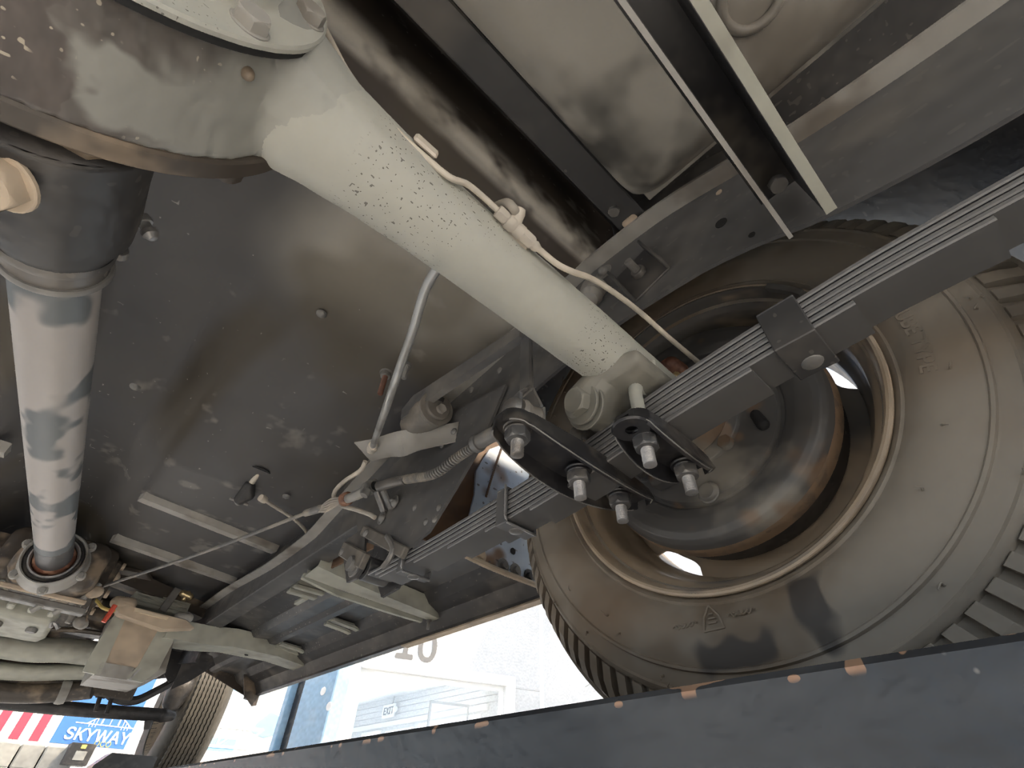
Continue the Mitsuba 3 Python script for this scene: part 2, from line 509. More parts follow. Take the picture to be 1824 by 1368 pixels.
front = struct('wall_front', cat(wb(-2.6, 0.04, 0, 0.16, 1.18, 3.6), wb(-0.46, 0.04, 0, 0.16, -1.75, 1.18), wb(-2.6, -2.2, 0, 0.16, -1.75, 1.18)), 'white_paint')
part(front, 'number', at(at(meshkit.text_mesh('10', 0.30, 0.006, bold=True), frame((0, 0, 0), (0, -1, 0), (1, 0, 0))), UW @ trimesh.transformations.translation_matrix((-1.90, -0.004, 1.325))), 'number_grey', False, label='dark grey number ten painted over the office window')
part(front, 'seam', wb(-0.36, 0.03, -0.004, 0.002, 1.165, 1.170, 0.001), 'seam_grey', False)
part(front, 'corner_bead', wb(0.0, 0.045, -0.012, 0.004, -1.75, 3.6, 0.004), 'trim_white', False)
trim = struct('trim_1', cat(wb(-2.2, -0.34, -0.03, 0.0, 1.18, 1.285, 0.006), wb(-0.46, -0.34, -0.03, 0.0, -1.75, 1.18, 0.006)), 'trim_white')
win = struct('window_1', cat(wb(-2.2, -0.46, 0.05, 0.11, 1.13, 1.18, 0.004), wb(-0.51, -0.46, 0.05, 0.11, -0.6, 1.13, 0.004), wb(-2.2, -2.15, 0.05, 0.11, -0.6, 1.13, 0.004), wb(-2.2, -0.46, 0.03, 0.12, -0.68, -0.6, 0.004)), 'trim_white')
for a, b in ((-2.15, -1.36), (-1.352, -0.51)):
    part(win, 'pane', wb(a, b, 0.078, 0.080, -0.6, 1.13, 0.0005), 'window_glass', False)
struct('wall_below_window', wb(-2.2, -0.46, 0, 0.16, -1.75, -0.68), 'white_paint')
right = struct('wall_right', bx(5.04, 5.2, -9.0, 4.58, -1.75, 3.6, 0.01), 'white_paint')
part(right, 'crack', tube([(5.037, 3.9, 1.14), (5.037, 3.8, 1.16), (5.037, 3.75, 1.10), (5.037, 3.7, 1.09)], 0.004, 5), 'seam_grey')
# the office seen through the window
struct('ceiling_office', plane_prism('z', [(4.70, 4.91), (2.75, 5.55), (2.75, 9.34), (4.70, 9.34)], 1.37, 1.45), 'white_paint')
ow = struct('wall_office_right', bx(4.7, 4.86, 4.92, 9.4, -1.75, 1.45, 0.003), 'white_paint')
for k in range(4):
    part(ow, 'board', bx(4.682, 4.70, 4.95, 9.32, 1.37 - 0.075 * (k + 1) + 0.006, 1.37 - 0.075 * k, 0.004), 'white_paint', False)
of = struct('wall_office_far', bx(2.75, 4.9, 9.34, 9.5, -1.75, 1.45, 0.003), 'white_paint')
for k in range(7):
    part(of, 'board', bx(2.75, 4.66, 9.32, 9.34, 1.37 - 0.09 * (k + 1) + 0.007, 1.37 - 0.09 * k, 0.004), 'white_paint', False)
struct('trim_2', bx(4.66, 4.69, 5.2, 8.9, 1.00, 1.06, 0.004), 'trim_white')
struct('floor_office', plane_prism('z', [(4.70, 4.91), (2.75, 5.55), (2.75, 9.34), (4.70, 9.34)], -1.75, -1.70), 'concrete')
struct('wall_office_left', bx(2.68, 2.75, 5.57, 9.5, -1.75, 1.45, 0.003), 'white_paint')
for k, (a, b) in enumerate(((5.35, 5.95), (6.05, 6.7), (7.75, 8.3))):
    w = struct(f'window_{k + 2}', cat(bx(4.66, 4.70, a, b, 0.92, 0.97, 0.004), bx(4.66, 4.70, a, a + 0.05, -0.2, 0.92, 0.004), bx(4.66, 4.70, b - 0.05, b, -0.2, 0.92, 0.004), bx(4.66, 4.70, a, b, -0.25, -0.2, 0.004)), 'trim_white')
    part(w, 'pane', bx(4.672, 4.676, a + 0.05, b - 0.05, -0.2, 0.92, 0.001), 'pale_blue', False, emitter={'type': 'area', 'radiance': {'type': 'rgb', 'value': [1.3, 1.4, 1.5]}})
d = struct('door_1', bx(4.675, 4.70, 6.85, 7.6, -1.68, 0.95, 0.004), 'trim_white')
part(d, 'pane', bx(4.668, 4.676, 6.98, 7.45, 0.1, 0.88, 0.002), 'pale_blue', False)

ex = thing('exit_sign', 'small white exit sign hanging under the office ceiling, seen through the window', 'sign')
part(ex, 'case', bx(4.60, 4.63, 7.32, 7.66, 1.10, 1.27, 0.008), 'trim_white')
part(ex, 'bracket', tube([(4.615, 7.40, 1.26), (4.615, 7.40, 1.38)], 0.012, 8, 0), 'seam_grey')
part(ex, 'lettering', at(meshkit.text_mesh('EXIT', 0.09, 0.004, bold=True), frame((4.600, 7.62, 1.14), (-1, 0, 0), (0, -1, 0))), 'number_grey', False)
part(ex, 'lamp_head', hull([((4.60, 7.29, 1.19), 0.04), ((4.58, 7.27, 1.17), 0.03)]), 'trim_white')

od = thing('glass_door', 'open glass door leaf standing in the office behind the window', 'door')
part(od, 'glass', at(bx(0, 0.5, -0.004, 0.004, -1.6, 1.02, 0.002), frame((4.05, 5.55, 0), (0, 0, 1), (0.96, -0.28, 0))), 'window_glass', False)
part(od, 'edge_rail', at(cat(bx(0, 0.5, -0.01, 0.01, 1.02, 1.05), bx(-0.01, 0.015, -0.012, 0.012, -1.6, 1.05), bx(0.49, 0.51, -0.012, 0.012, -1.6, 1.05)), frame((4.05, 5.55, 0), (0, 0, 1), (0.96, -0.28, 0))), 'seam_grey', False)

# ---------------------------------------------------------------- banners beyond the front wheel
bn = thing('banner', 'red and white striped banner with a blue bridge logo field and white lettering', 'banner')
part(bn, 'cloth', bx(-0.80, 1.40, 5.0, 5.012, 0.285, 0.85, 0.002), 'flag_white', False)
for k in range(10):
    x0 = 0.424 - 0.112 * k
    part(bn, 'red_stripe', bx(x0, x0 + 0.054, 4.996, 5.0, 0.287, 0.848, 0.001), 'flag_red', False)
part(bn, 'blue_field', bx(0.543, 1.0, 4.996, 5.0, 0.287, 0.848, 0.001), 'flag_blue', False)
part(bn, 'pale_field', bx(1.0, 1.40, 4.996, 5.0, 0.287, 0.848, 0.001), 'pale_blue', False)
part(bn, 'lettering', at(meshkit.text_mesh('SKYWAY', 0.068, 0.004, bold=True), frame((0.60, 4.995, 0.315), (0, -1, 0), (1, 0, 0))), 'flag_white', False)
bw = [bx(0.63, 1.03, 4.993, 4.996, 0.408, 0.415, 0.001)]
arc = [(0.70 + 0.28 * t, 4.994, 0.413 + 0.068 * math.sin(PI * t)) for t in np.linspace(0, 1, 15)]
bw.append(tube(arc, 0.004, 6, 0))
for t in (0.06, 0.13, 0.2, 0.3, 0.5, 0.7, 0.8, 0.87, 0.94):
    x = 0.70 + 0.28 * t
    bw.append(bx(x - 0.003, x + 0.003, 4.993, 4.996, 0.395 if t < 0.25 or t > 0.75 else 0.411, 0.413 + 0.068 * math.sin(PI * t), 0.001))
for x in (0.79, 0.89):
    bw.append(bx(x - 0.002, x + 0.002, 4.993, 4.996, 0.42, 0.52, 0.0005))
part(bn, 'bridge_emblem', cat(bw), 'flag_white', False)
part(bn, 'yellow_lettering', at(meshkit.text_mesh('OCO', 0.035, 0.004), frame((0.80, 4.995, 0.289), (0, -1, 0), (1, 0, 0))), 'sign_yellow', False)
lg = thing('stone_ledge', 'grey ledge of rough stone blocks under the striped banner', 'ledge')
rs = np.random.default_rng(4)
x = -0.8
while x < 0.66:
    w = rs.uniform(0.10, 0.2)
    for z in (0.20, 0.13, 0.05):
        part(lg, 'stone', bx(x, x + w - 0.008, 4.90 - rs.uniform(0, 0.02), 5.1, z - 0.065, z + 0.065 if z > 0.15 else z + 0.01, 0.008), 'stone_grey', False)
    x += w
ck = thing('checker_box', 'small dark box with a pale square at the end of the stone ledge', 'box')
part(ck, 'body', bx(0.655, 0.80, 4.80, 4.98, 0.17, 0.288, 0.004), 'dark_grime', False)
part(ck, 'panel', bx(0.70, 0.765, 4.795, 4.80, 0.195, 0.245, 0.002), 'stone_grey', False)
part(ck, 'label_patch', bx(0.715, 0.745, 4.795, 4.80, 0.258, 0.28, 0.001), 'sign_yellow', False)

mu = thing('bridge_mural', 'white and pale blue panel printed with a truss bridge, left of the blue post', 'panel')
part(mu, 'board', wb(-5.2, -2.62, -0.02, 0.03, -0.4, 3.0), 'flag_white', False)
part(mu, 'sky_print', wb(-5.2, -3.05, -0.024, -0.02, 0.62, 0.98, 0.001), 'pale_blue', False)
part(mu, 'water_print', wb(-5.2, -3.2, -0.024, -0.02, 0.38, 0.47, 0.001), 'bright_blue', False)


def wpoly(pts, d0, d1):
    return at(plane_prism('y', pts, d0, d1), UW)


part(mu, 'blue_print', wpoly([(-3.62, 1.02), (-3.38, 1.08), (-3.12, 1.02), (-3.10, 0.93), (-3.22, 0.86), (-3.36, 0.84), (-3.52, 0.93)], -0.03, -0.024), 'bright_blue', False)
part(mu, 'blue_print', wpoly([(-3.06, 0.62), (-2.98, 0.70), (-2.84, 0.66), (-2.80, 0.56), (-2.98, 0.50), (-3.10, 0.54)], -0.03, -0.024), 'bright_blue', False)
tr = [wb(-4.6, -3.0, -0.03, -0.024, 0.545, 0.57, 0.001), wb(-4.6, -3.0, -0.03, -0.024, 0.40, 0.42, 0.001)]
for k in range(8):
    s0 = -4.5 + 0.19 * k
    tr.append(wb(s0, s0 + 0.02, -0.03, -0.024, 0.40, 0.57, 0.001))
    tr.append(wpoly([(s0, 0.41), (s0 + 0.02, 0.41), (s0 + 0.19, 0.56), (s0 + 0.17, 0.56)], -0.03, -0.024))
part(mu, 'truss_print', cat(tr), 'flag_white', False)

# ---------------------------------------------------------------- the lift
po = thing('lift_post', 'light blue steel lift post beside the office window', 'post')
PM = frame((1.52, 3.02, 0), (0, 0, 1), (0.25, -0.97, 0))
part(po, 'column', at(bx(-0.14, 0.15, -0.004, 0.10, -1.75, 2.2, 0.006), PM), 'post_blue', False)
part(po, 'slide_channel', at(cat(bx(-0.26, -0.15, 0.04, 0.10, -1.75, 2.2, 0.004)), PM), 'gloss_black', False)
part(po, 'edge_lip', at(bx(-0.30, -0.262, -0.004, 0.10, -1.75, 2.2, 0.004), PM), 'post_blue', False)
part(po, 'hole_plug', disc(0.022, 0.004, PM @ frame((0.06, -0.004, 0.50), (0, -1, 0))), 'trim_white')
part(po, 'hole_plug', disc(0.022, 0.004, PM @ frame((0.145, -0.004, 0.42), (0, -1, 0))), 'trim_white')
rw = thing('lift_runway', 'black steel lift runway filling the bottom right of the photo, under the tires', 'lift runway')
part(rw, 'side_beam', cat(bx(0.480, 0.498, -1.6, 3.4, -0.42, 0.021, 0.004), bx(0.480, 0.56, -1.6, 3.4, -0.43, -0.41, 0.004), bx(1.0, 1.018, -1.6, 3.4, -0.42, 0.021, 0.004)), 'runway_paint', 30)
part(rw, 'deck', bx(0.498, 1.0, -1.6, 3.4, -0.033, -0.0155, 0.002), 'runway_paint', False)
for y in (-1.3, -0.3, 0.9, 2.1, 3.2):
    part(rw, 'cross_beam', bx(0.50, 0.998, y - 0.05, y + 0.05, -0.40, -0.035, 0.004), 'runway_paint', False)
part(rw, 'side_beam', cat(bx(-0.498, -0.480, -1.6, 3.4, -0.42, 0.021, 0.004), bx(-1.018, -1.0, -1.6, 3.4, -0.42, 0.021, 0.004)), 'runway_paint', 30)
part(rw, 'deck', bx(-1.0, -0.498, -1.6, 3.4, -0.030, -0.013, 0.002), 'runway_paint', False)
st = thing('wheel_stop', 'dark wedge stop behind the front tire at the lower left', 'wheel stop')
part(st, 'block', plane_prism('y', [(0.475, -0.013), (0.485, 0.06), (0.52, 0.095), (0.66, 0.095), (0.66, -0.013)], 2.20, 2.32), 'gloss_black', False)



# ================================================================ the underside of the car
# ---- floor pan: a pressed sheet with tunnel, rising over the axle
PROF = np.array([(2.35, 0.475), (0.93, 0.470), (0.88, 0.470), (0.845, 0.488), (0.78, 0.525), (0.70, 0.545), (0.50, 0.560), (0.30, 0.565), (0.12, 0.560), (0.045, 0.552), (0.018, 0.556), (0.008, 0.570), (0.002, 0.60), (0.000, 0.66), (0.0, 0.74)])
L = np.r_[0, np.cumsum(np.hypot(*np.diff(PROF, axis=0).T))]
sL = np.unique(np.r_[np.arange(0, L[-1], 0.012), L, np.linspace(L[9], L[-1], 30)])
py, pz = np.interp(sL, L, PROF[:, 0]), np.interp(sL, L, PROF[:, 1])
for _ in range(2):
    pz[1:-1] = (pz[:-2] + 2 * pz[1:-1] + pz[2:]) / 4
    py[1:-1] = (py[:-2] + 2 * py[1:-1] + py[2:]) / 4
gx = np.linspace(-0.50, 0.552, 95)
XX, YY = np.meshgrid(gx, py, indexing='ij')
ZZ = np.broadcast_to(pz, XX.shape).copy()


def sstep(a, b, x):
    t = np.clip((x - a) / (b - a), 0, 1)
    return t * t * (3 - 2 * t)


tun = 1 - sstep(0.06, 0.15, np.abs(XX - 0.03))
ZZ += 0.075 * tun * sstep(0.25, 0.75, YY)
e = ((XX - 0.30) / 0.085) ** 2 + ((YY - 0.80) / 0.06) ** 2
ZZ -= 0.012 * np.exp(-e ** 2)
e = ((XX - 0.32) / 0.10) ** 2 + ((YY - 0.45) / 0.10) ** 2
ZZ += 0.006 * np.exp(-e)
ZZ += 0.010 * (meshkit.fbm(np.stack([XX * 5, YY * 5, XX * 0], -1), 2, 3) - 0.5) * sstep(0.0, 0.1, YY)


def sheet(XX, YY, ZZ, up=(0, 0, 0.002)):
    n, m = XX.shape
    a = np.stack([XX, YY, ZZ], -1).reshape(-1, 3)
    i, j = np.meshgrid(np.arange(n - 1), np.arange(m - 1), indexing='ij')
    q = (i * m + j).ravel()
    f = np.vstack([np.stack([q, q + 1, q + m], 1), np.stack([q + 1, q + m + 1, q + m], 1)])
    return trimesh.Trimesh(a, f, process=False)


fp = thing('floor_pan', 'large dark undercoated floor pan above the axle tube and torque tube', 'floor pan')
part(fp, 'panel', sheet(XX, YY, ZZ), 'undercoat', True)
for (xa, ya, xb, yb) in ((0.17, 1.06, 0.50, 1.12), (-0.5, 1.07, -0.07, 1.06), (0.17, 1.36, 0.50, 1.43), (-0.5, 1.38, -0.07, 1.36)):
    sec = [(-0.018, 0.008), (-0.012, -0.012), (0.012, -0.012), (0.018, 0.008)]
    xs = np.linspace(xa, xb, 8)
    part(fp, 'rib', sweep(np.stack([xs, np.interp(xs, [xa, xb], [ya, yb]), np.full(8, 0.468)], 1), sec, up=(0, 0, 1)), 'oily_grey', 30)
for p in ((0.4341, 0.7404, 0.545), (0.3408, 0.8579, 0.5), (0.4103, 0.8473, 0.475), (0.2417, 0.3865, 0.56), (0.0676, 0.7, 0.49)):
    part(fp, 'plug', dome(0.009, 0.006, frame(V(p) + (0, 0, 0.002), (0, 0, -1))), 'dull_steel')
fs = thing('stud_bolt', 'rusty stud and nut under the floor beside the silver brake pipe', 'bolt')
a = V((0.3861, 0.409, 0.51))
part(fs, 'washer', disc(0.012, 0.003, frame(a + (0, 0, 0.03), (0, 0, -1))), 'dull_steel')
part(fs, 'nut', hexa(0.010, 0.009, frame(a + (0, 0, 0.028), (0, 0, -1))), 'dull_steel')
part(fs, 'rod', stud(0.005, 0.045, frame(a + (0, 0, 0.022), (0, 0, -1))), 'rust_red')
b = a + V(0.02, -0.035, 0.012)
part(fs, 'clip', cat(hexa(0.008, 0.008, frame(b + (0, 0, 0.028), (0, 0, -1))), stud(0.0045, 0.03, frame(b + (0, 0, 0.022), (0, 0, -1)))), 'dull_steel')

# ---- behind the axle: crossmember strip, fuel tank, trunk floor
cm = thing('body_crossmember', 'dark flat crossmember in the recess behind the axle', 'crossmember')
part(cm, 'strip', bx(-0.5, 0.497, -0.086, -0.046, 0.560, 0.566, 0.002), 'frame_black', False)
part(cm, 'wall', bx(-0.5, 0.497, -0.050, -0.045, 0.564, 0.72, 0.002), 'frame_black', False)
part(cm, 'bolt', hexa(0.008, 0.006, frame((0.4502, -0.0588, 0.56), (0, 0, -1))), 'dull_steel')
tk = thing('fuel_tank', 'large grey and black fuel tank behind the crossmember strip', 'fuel tank')
R = 0.045
yy = np.concatenate([[-0.088] * 4, -0.088 - 0.05 * (1 - np.cos(np.linspace(0, PI / 2, 9)))[1:], np.linspace(-0.16, -0.92, 36)])
zz = np.concatenate([np.linspace(0.68, 0.56, 4), 0.56 - 0.055 * np.sin(np.linspace(0, PI / 2, 9))[1:], np.full(36, 0.505)])
xx = np.concatenate([[-0.40] * 2, np.linspace(-0.40, 0.410, 40), 0.410 + 0.05 * np.sin(np.linspace(0, PI / 2, 8))[1:], [0.460] * 3])
zx = np.concatenate([[0.12, 0.06], np.zeros(40), 0.05 * (1 - np.cos(np.linspace(0, PI / 2, 8)))[1:], [0.07, 0.09, 0.12]])
TX, TY = np.meshgrid(xx, yy, indexing='ij')
TZ = np.maximum(zz[None, :] + zx[:, None], 0) + 0.006 * (meshkit.fbm(np.stack([TX * 6, TY * 6, TX * 0], -1), 2, 8) - 0.5)
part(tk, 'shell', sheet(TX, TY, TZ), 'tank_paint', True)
part(tk, 'seam_flange', bx(0.460, 0.474, -0.92, -0.10, 0.560, 0.565, 0.001), 'tank_paint', False)
part(tk, 'pressing', at(trimesh.creation.torus(0.026, 0.005, 28, 10), frame((0.3523, -0.2849, 0.502), (0, 0, 1))), 'tank_paint', 40)
tf = thing('trunk_floor', 'black trunk floor above the fuel tank', 'floor pan')
part(tf, 'panel', bx(-1.0, 0.95, -1.15, 0.06, 0.735, 0.742, 0.002), 'frame_black', False)
part(tf, 'valance', bx(-1.0, 0.95, -1.19, -1.15, 0.46, 0.74, 0.004), 'frame_black', False)

hc = thing('hat_crossmember', 'black channel crossmember with pale lips crossing under the fuel tank', 'crossmember')
xs = np.linspace(-0.45, 0.489, 40)
zc = np.where(xs > 0.40, 0.374 - 0.008 * sstep(0.40, 0.5, xs), 0.374)
path = np.stack([xs, np.full_like(xs, -0.2175), zc], 1)
part(hc, 'web', sweep(path + (0, 0, 0.055), [(-0.020, 0.0), (0.020, 0.0), (0.020, 0.003), (-0.020, 0.003)], up=(0, 0, 1)), 'gloss_black', False)
wl = [(-0.020, -0.070), (-0.017, -0.070), (-0.017, 0.0), (-0.020, 0.0)]
part(hc, 'flange', sweep(path + (0, 0.003, 0.055), [(-x, z) for x, z in wl], up=(0, 0, 1)), 'frame_black', False)
part(hc, 'flange', sweep(path + (0, -0.003, 0.055), wl, up=(0, 0, 1)), 'frame_black', False)
part(hc, 'lip', sweep(path + (0, 0.0165, -0.015), [(-0.002, -0.001), (0.002, -0.001), (0.002, 0.002), (-0.002, 0.002)], up=(0, 0, 1)), 'oily_grey', False)
part(hc, 'lip', sweep(path + (0, -0.0175, -0.015), [(-0.003, -0.001), (0.006, -0.001), (0.006, 0.001), (-0.003, 0.001)], up=(0, 0, 1)), 'primer_grey', False)
part(hc, 'bolt', hexa(0.009, 0.007, frame((0.462, -0.2175, 0.398), (0, 0, -1))), 'dull_steel')

# ---- frame rail
HY = [-1.6, -0.42, -0.25, -0.19, -0.074, 0.016, 0.10, 0.20, 0.35, 0.50, 0.62, 0.76, 0.86, 1.0, 1.47, 2.3]
HZ = [0.43, 0.471, 0.496, 0.523, 0.552, 0.556, 0.545, 0.528, 0.512, 0.500, 0.475, 0.432, 0.408, 0.405, 0.43, 0.43]
LY = [-1.6, -0.36, -0.237, -0.167, -0.112, 0.0, 0.1, 0.2, 0.3, 0.4, 0.56, 0.63, 1.4, 2.3]
LZ = [0.31, 0.342, 0.363, 0.390, 0.404, 0.412, 0.405, 0.385, 0.365, 0.355, 0.361, 0.365, 0.368, 0.37]
ys = np.linspace(-1.15, 2.3, 131)
from scipy.interpolate import PchipInterpolator
hz, lz = PchipInterpolator(HY, HZ)(ys), PchipInterpolator(LY, LZ)(ys)
fr = thing('frame_rail', 'black frame rail arching over the axle, studded with rivets', 'frame rail')
part(fr, 'web', plane_prism('x', np.vstack([np.stack([ys, lz], 1), np.stack([ys, hz], 1)[::-1]]), 0.500, 0.505), 'rail_paint', False)
P1 = np.stack([np.full_like(ys, 0.489), ys, hz - 0.002], 1)
part(fr, 'top_flange', sweep(P1, [(-0.012, -0.002), (0.012, -0.002), (0.012, 0.002), (-0.012, 0.002)], up=(0, 0, 1)), 'oily_grey', False)
yf = ys[ys > 0.47]
P2 = np.stack([np.full_like(yf, 0.526), yf, lz[ys > 0.47] + 0.002], 1)
part(fr, 'bottom_flange', sweep(P2, [(-0.022, -0.002), (0.022, -0.002), (0.022, 0.002), (-0.022, 0.002)], up=(0, 0, 1)), 'frame_black', False)
gus = [(0.20, 0.44), (0.225, 0.395), (0.253, 0.35), (0.31, 0.295), (0.356, 0.254), (0.41, 0.245), (0.47, 0.262), (0.56, 0.305), (0.60, 0.335), (0.63, 0.38), (0.62, 0.42), (0.45, 0.46), (0.30, 0.46)]
gp = part(fr, 'gusset_plate', plane_prism('x', gus, 0.4925, 0.4975), 'rail_paint', False)
for p in ((0.494, 0.4072, 0.3116), (0.494, 0.3444, 0.2697), (0.494, 0.3368, 0.2847), (0.494, 0.3664, 0.2732), (0.5, 0.2257, 0.4927), (0.5, 0.165, 0.4144), (0.5, 0.2994, 0.4976), (0.5, 0.259, 0.5446), (0.497, 0.2773, 0.4146)):
    part(fr, 'rivet', dome(0.006, 0.004, frame(p, (-1, 0, 0)), 14), 'dull_steel')
for p, r in (((0.5, -0.1566, 0.4539), 0.0068), ((0.5, -0.1756, 0.4025), 0.0035), ((0.494, 0.4135, 0.3219), 0.0045), ((0.494, 0.3775, 0.2983), 0.003)):
    part(fr, 'hole', disc(r, 0.0008, frame(V(p) - (0.0005, 0, 0), (-1, 0, 0)), 0.0002), 'black_hole', False)
part(fr, 'hole_plug', disc(0.004, 0.001, frame((0.5, -0.1708, 0.5099), (-1, 0, 0)), 0.0003), 'tan_dirt', False, label='tan plug in a hole of the web')
part(fr, 'rivet', cat(disc(0.014, 0.002, frame((0.5, 0.0024, 0.5303), (-1, 0, 0))), dome(0.008, 0.008, frame(V((0.5, 0.0024, 0.5303)) - (0.002, 0, 0), (-1, 0, 0)))), 'dull_steel')
part(fr, 'clip', hull([((0.478, -0.0592, 0.5603), 0.006), ((0.478, -0.0701, 0.5577), 0.006)]), 'tan_dirt')
lr = thing('frame_rail', 'dark frame rail on the far side beyond the torque tube', 'frame rail')
part(lr, 'web', plane_prism('x', np.vstack([np.stack([ys, lz], 1), np.stack([ys, hz], 1)[::-1]]), -0.505, -0.500), 'frame_black', False)

bb = thing('bump_bracket', 'small black channel bracket with a bolt on the frame rail above the tire', 'bracket')
o, ey, ez = V((0.5, -0.0501, 0.4671)), unit(V((0.49, -0.0797, 0.4071)) - V((0.49, -0.0496, 0.51))), None
ey = unit(V(0, ey[1], ey[2]))
ez = V(0, -ey[2], ey[1])
BM = np.eye(4)
BM[:3, 0], BM[:3, 1], BM[:3, 2], BM[:3, 3] = (-1, 0, 0), ey, -ez, o
part(bb, 'base', at(bx(0, 0.003, -0.036, 0.036, -0.027, 0.027, 0.001), BM), 'frame_black', False)
part(bb, 'flange', at(bx(0, 0.020, -0.036, 0.036, -0.029, -0.025, 0.001), BM), 'frame_black', False)
part(bb, 'flange', at(bx(0, 0.020, -0.036, 0.036, 0.025, 0.029, 0.001), BM), 'frame_black', False)
part(bb, 'nut', hexa(0.010, 0.008, frame(o - V(0.003, 0, 0), (-1, 0, 0))), 'dull_steel')
part(bb, 'stud', stud(0.0055, 0.024, frame(o - V(0.006, 0, 0), (-1, 0, 0))), 'dull_steel')
bu = thing('bump_stop', 'grey rubber bump stop on the frame rail behind the axle tube', 'bump stop')
c = V((0.49, 0.0197, 0.4892))
part(bu, 'cone', lathe([(0, 0), (0.020, 0), (0.019, 0.010), (0.015, 0.016), (0.016, 0.022), (0.011, 0.032), (0, 0.034)], frame(c + (0.006, 0, 0.012), (-0.35, 0.1, -0.9))), 'oily_grey')

# ---- wheel house above the right rear tire, rocker, outboard floor
wh = thing('wheel_house', 'dark inner fender arching over the rear tire', 'fender')
a = np.linspace(math.radians(30), math.radians(205), 50)
WX, WA = np.meshgrid(np.linspace(0.556, 0.93, 8), a, indexing='ij')
part(wh, 'arch', sheet(WX, 0.395 * np.cos(WA), 0.34 + 0.40 * np.sin(WA)), 'frame_black', True)
ar = [(0.395 * math.cos(t), 0.34 + 0.40 * math.sin(t)) for t in np.linspace(math.radians(25), math.radians(155), 30)]
part(wh, 'inner_wall', plane_prism('x', ar, 0.553, 0.557), 'frame_black', False)
part(wh, 'fender_skin', plane_prism('x', [(-1.15, 0.34), (-1.15, 0.9), (0.5, 0.9), (0.5, 0.34)] + [(0.38 * math.cos(t), 0.36 + 0.34 * math.sin(t)) for t in np.linspace(0, PI, 30)], 0.925, 0.93), 'frame_black', False)

sp = thing('splash_shield', 'pale blue galvanized splash shield with screws, in front of the rear tire', 'splash shield')
sh = [(0.6756, 0.4, 0.5296), (0.6281, 0.4, 0.4887), (0.6004, 0.4, 0.4243), (0.6025, 0.4, 0.3785), (0.5844, 0.4, 0.2651), (0.6559, 0.4, 0.2618), (0.7475, 0.4, 0.2609), (0.80, 0.4, 0.27), (0.80, 0.4, 0.55)]
part(sp, 'sheet', plane_prism('y', [(q[0], q[2]) for q in sh], 0.400, 0.404), 'blue_zinc', False)
part(sp, 'lip', tube([V(q) - (0, 0.004, 0.002) for q in ((0.5821, 0.4, 0.2653), (0.656, 0.4, 0.2609), (0.7503, 0.4, 0.2607))], 0.005, 8), 'tan_dirt')
part(sp, 'fold', tube([V(q) - (0, 0.001, 0) for q in ((0.6582, 0.4, 0.5066), (0.6404, 0.4, 0.4401), (0.6271, 0.4, 0.3829))], 0.0022, 6), 'brown_rust')
for q, m in (((0.6872, 0.4, 0.517), 'steel'), ((0.6755, 0.4, 0.2713), 'dull_steel'), ((0.7041, 0.4, 0.271), 'dull_steel'), ((0.7365, 0.4, 0.2705), 'gloss_black'), ((0.6244, 0.4, 0.273), 'tan_dirt')):
    part(sp, 'screw', cat(disc(0.013, 0.002, frame(q, (0, -1, 0))), hexa(0.0065, 0.006, frame(V(q) - (0, 0.001, 0), (0, -1, 0)))), m)
part(sp, 'hole', disc(0.006, 0.001, frame(V((0.6964, 0.4, 0.3034)) - (0, 0.0005, 0), (0, -1, 0)), 0.0003), 'black_hole', False)
ri = thing('rusty_panel', 'brown rusty inner panel between the frame gusset and the splash shield', 'panel')
part(ri, 'sheet', plane_prism('y', [(0.512, 0.27), (0.512, 0.52), (0.62, 0.60), (0.74, 0.60), (0.66, 0.44), (0.62, 0.27)], 0.410, 0.414), 'brown_rust', False)
part(ri, 'side_sheet', plane_prism('x', [(0.416, 0.33), (0.416, 0.388), (0.9, 0.388), (0.9, 0.36)], 0.556, 0.560), 'brown_rust', False)

ro = thing('rocker_panel', 'dark rocker panel along the right sill, with worn yellowish edge', 'rocker panel')
sec = LineString([(0.508, 0.60), (0.516, 0.432), (0.555, 0.398), (0.640, 0.385), (0.655, 0.368), (0.700, 0.372), (0.712, 0.362), (0.730, 0.362), (0.742, 0.372), (0.800, 0.368), (0.820, 0.345), (0.850, 0.330), (0.872, 0.297)]).buffer(0.0015, cap_style=2, join_style=2)
part(ro, 'outer_floor', plane_prism('y', list(sec.exterior.coords), 0.416, 2.18), 'frame_black', 20)
part(ro, 'sill_edge', plane_prism('y', [(0.868, 0.292), (0.884, 0.290), (0.890, 0.330), (0.886, 0.45), (0.880, 0.45), (0.880, 0.305), (0.868, 0.298)], 0.416, 2.18), 'frame_black', 20)
part(ro, 'bare_edge', bx(0.866, 0.889, 0.42, 1.02, 0.2875, 0.2915, 0.001), 'tan_dirt', False)
part(ro, 'end_cap', cat(plane_prism('y', [(0.66, 0.37), (0.88, 0.30), (0.886, 0.45), (0.66, 0.45)], 2.18, 2.184)), 'oily_brown', False)
part(ro, 'splash_tab', plane_prism('y', [(0.80, 0.35), (0.83, 0.285), (0.87, 0.255), (0.885, 0.26), (0.885, 0.36)], 2.05, 2.054), 'oily_brown', False)
part(fp, 'panel', bx(-0.93, -0.505, -0.05, 2.3, 0.43, 0.44, 0.002), 'undercoat', False)
part(fp, 'sill', bx(-0.93, -0.88, 0.4, 2.2, 0.29, 0.44, 0.004), 'frame_black', False)
for p in ((0.7577, 1.3086, 0.375), (0.7446, 1.5209, 0.375), (0.7734, 0.8444, 0.375), (0.8099, 0.7173, 0.375), (0.9216, 0.7549, 0.35), (0.7299, 1.7046, 0.375), (0.78, 1.0523, 0.375)):
    part(ro, 'screw', hexa(0.007, 0.005, frame(V(p) + (0, 0, 0.001), (0, 0, -1))), 'dull_steel')


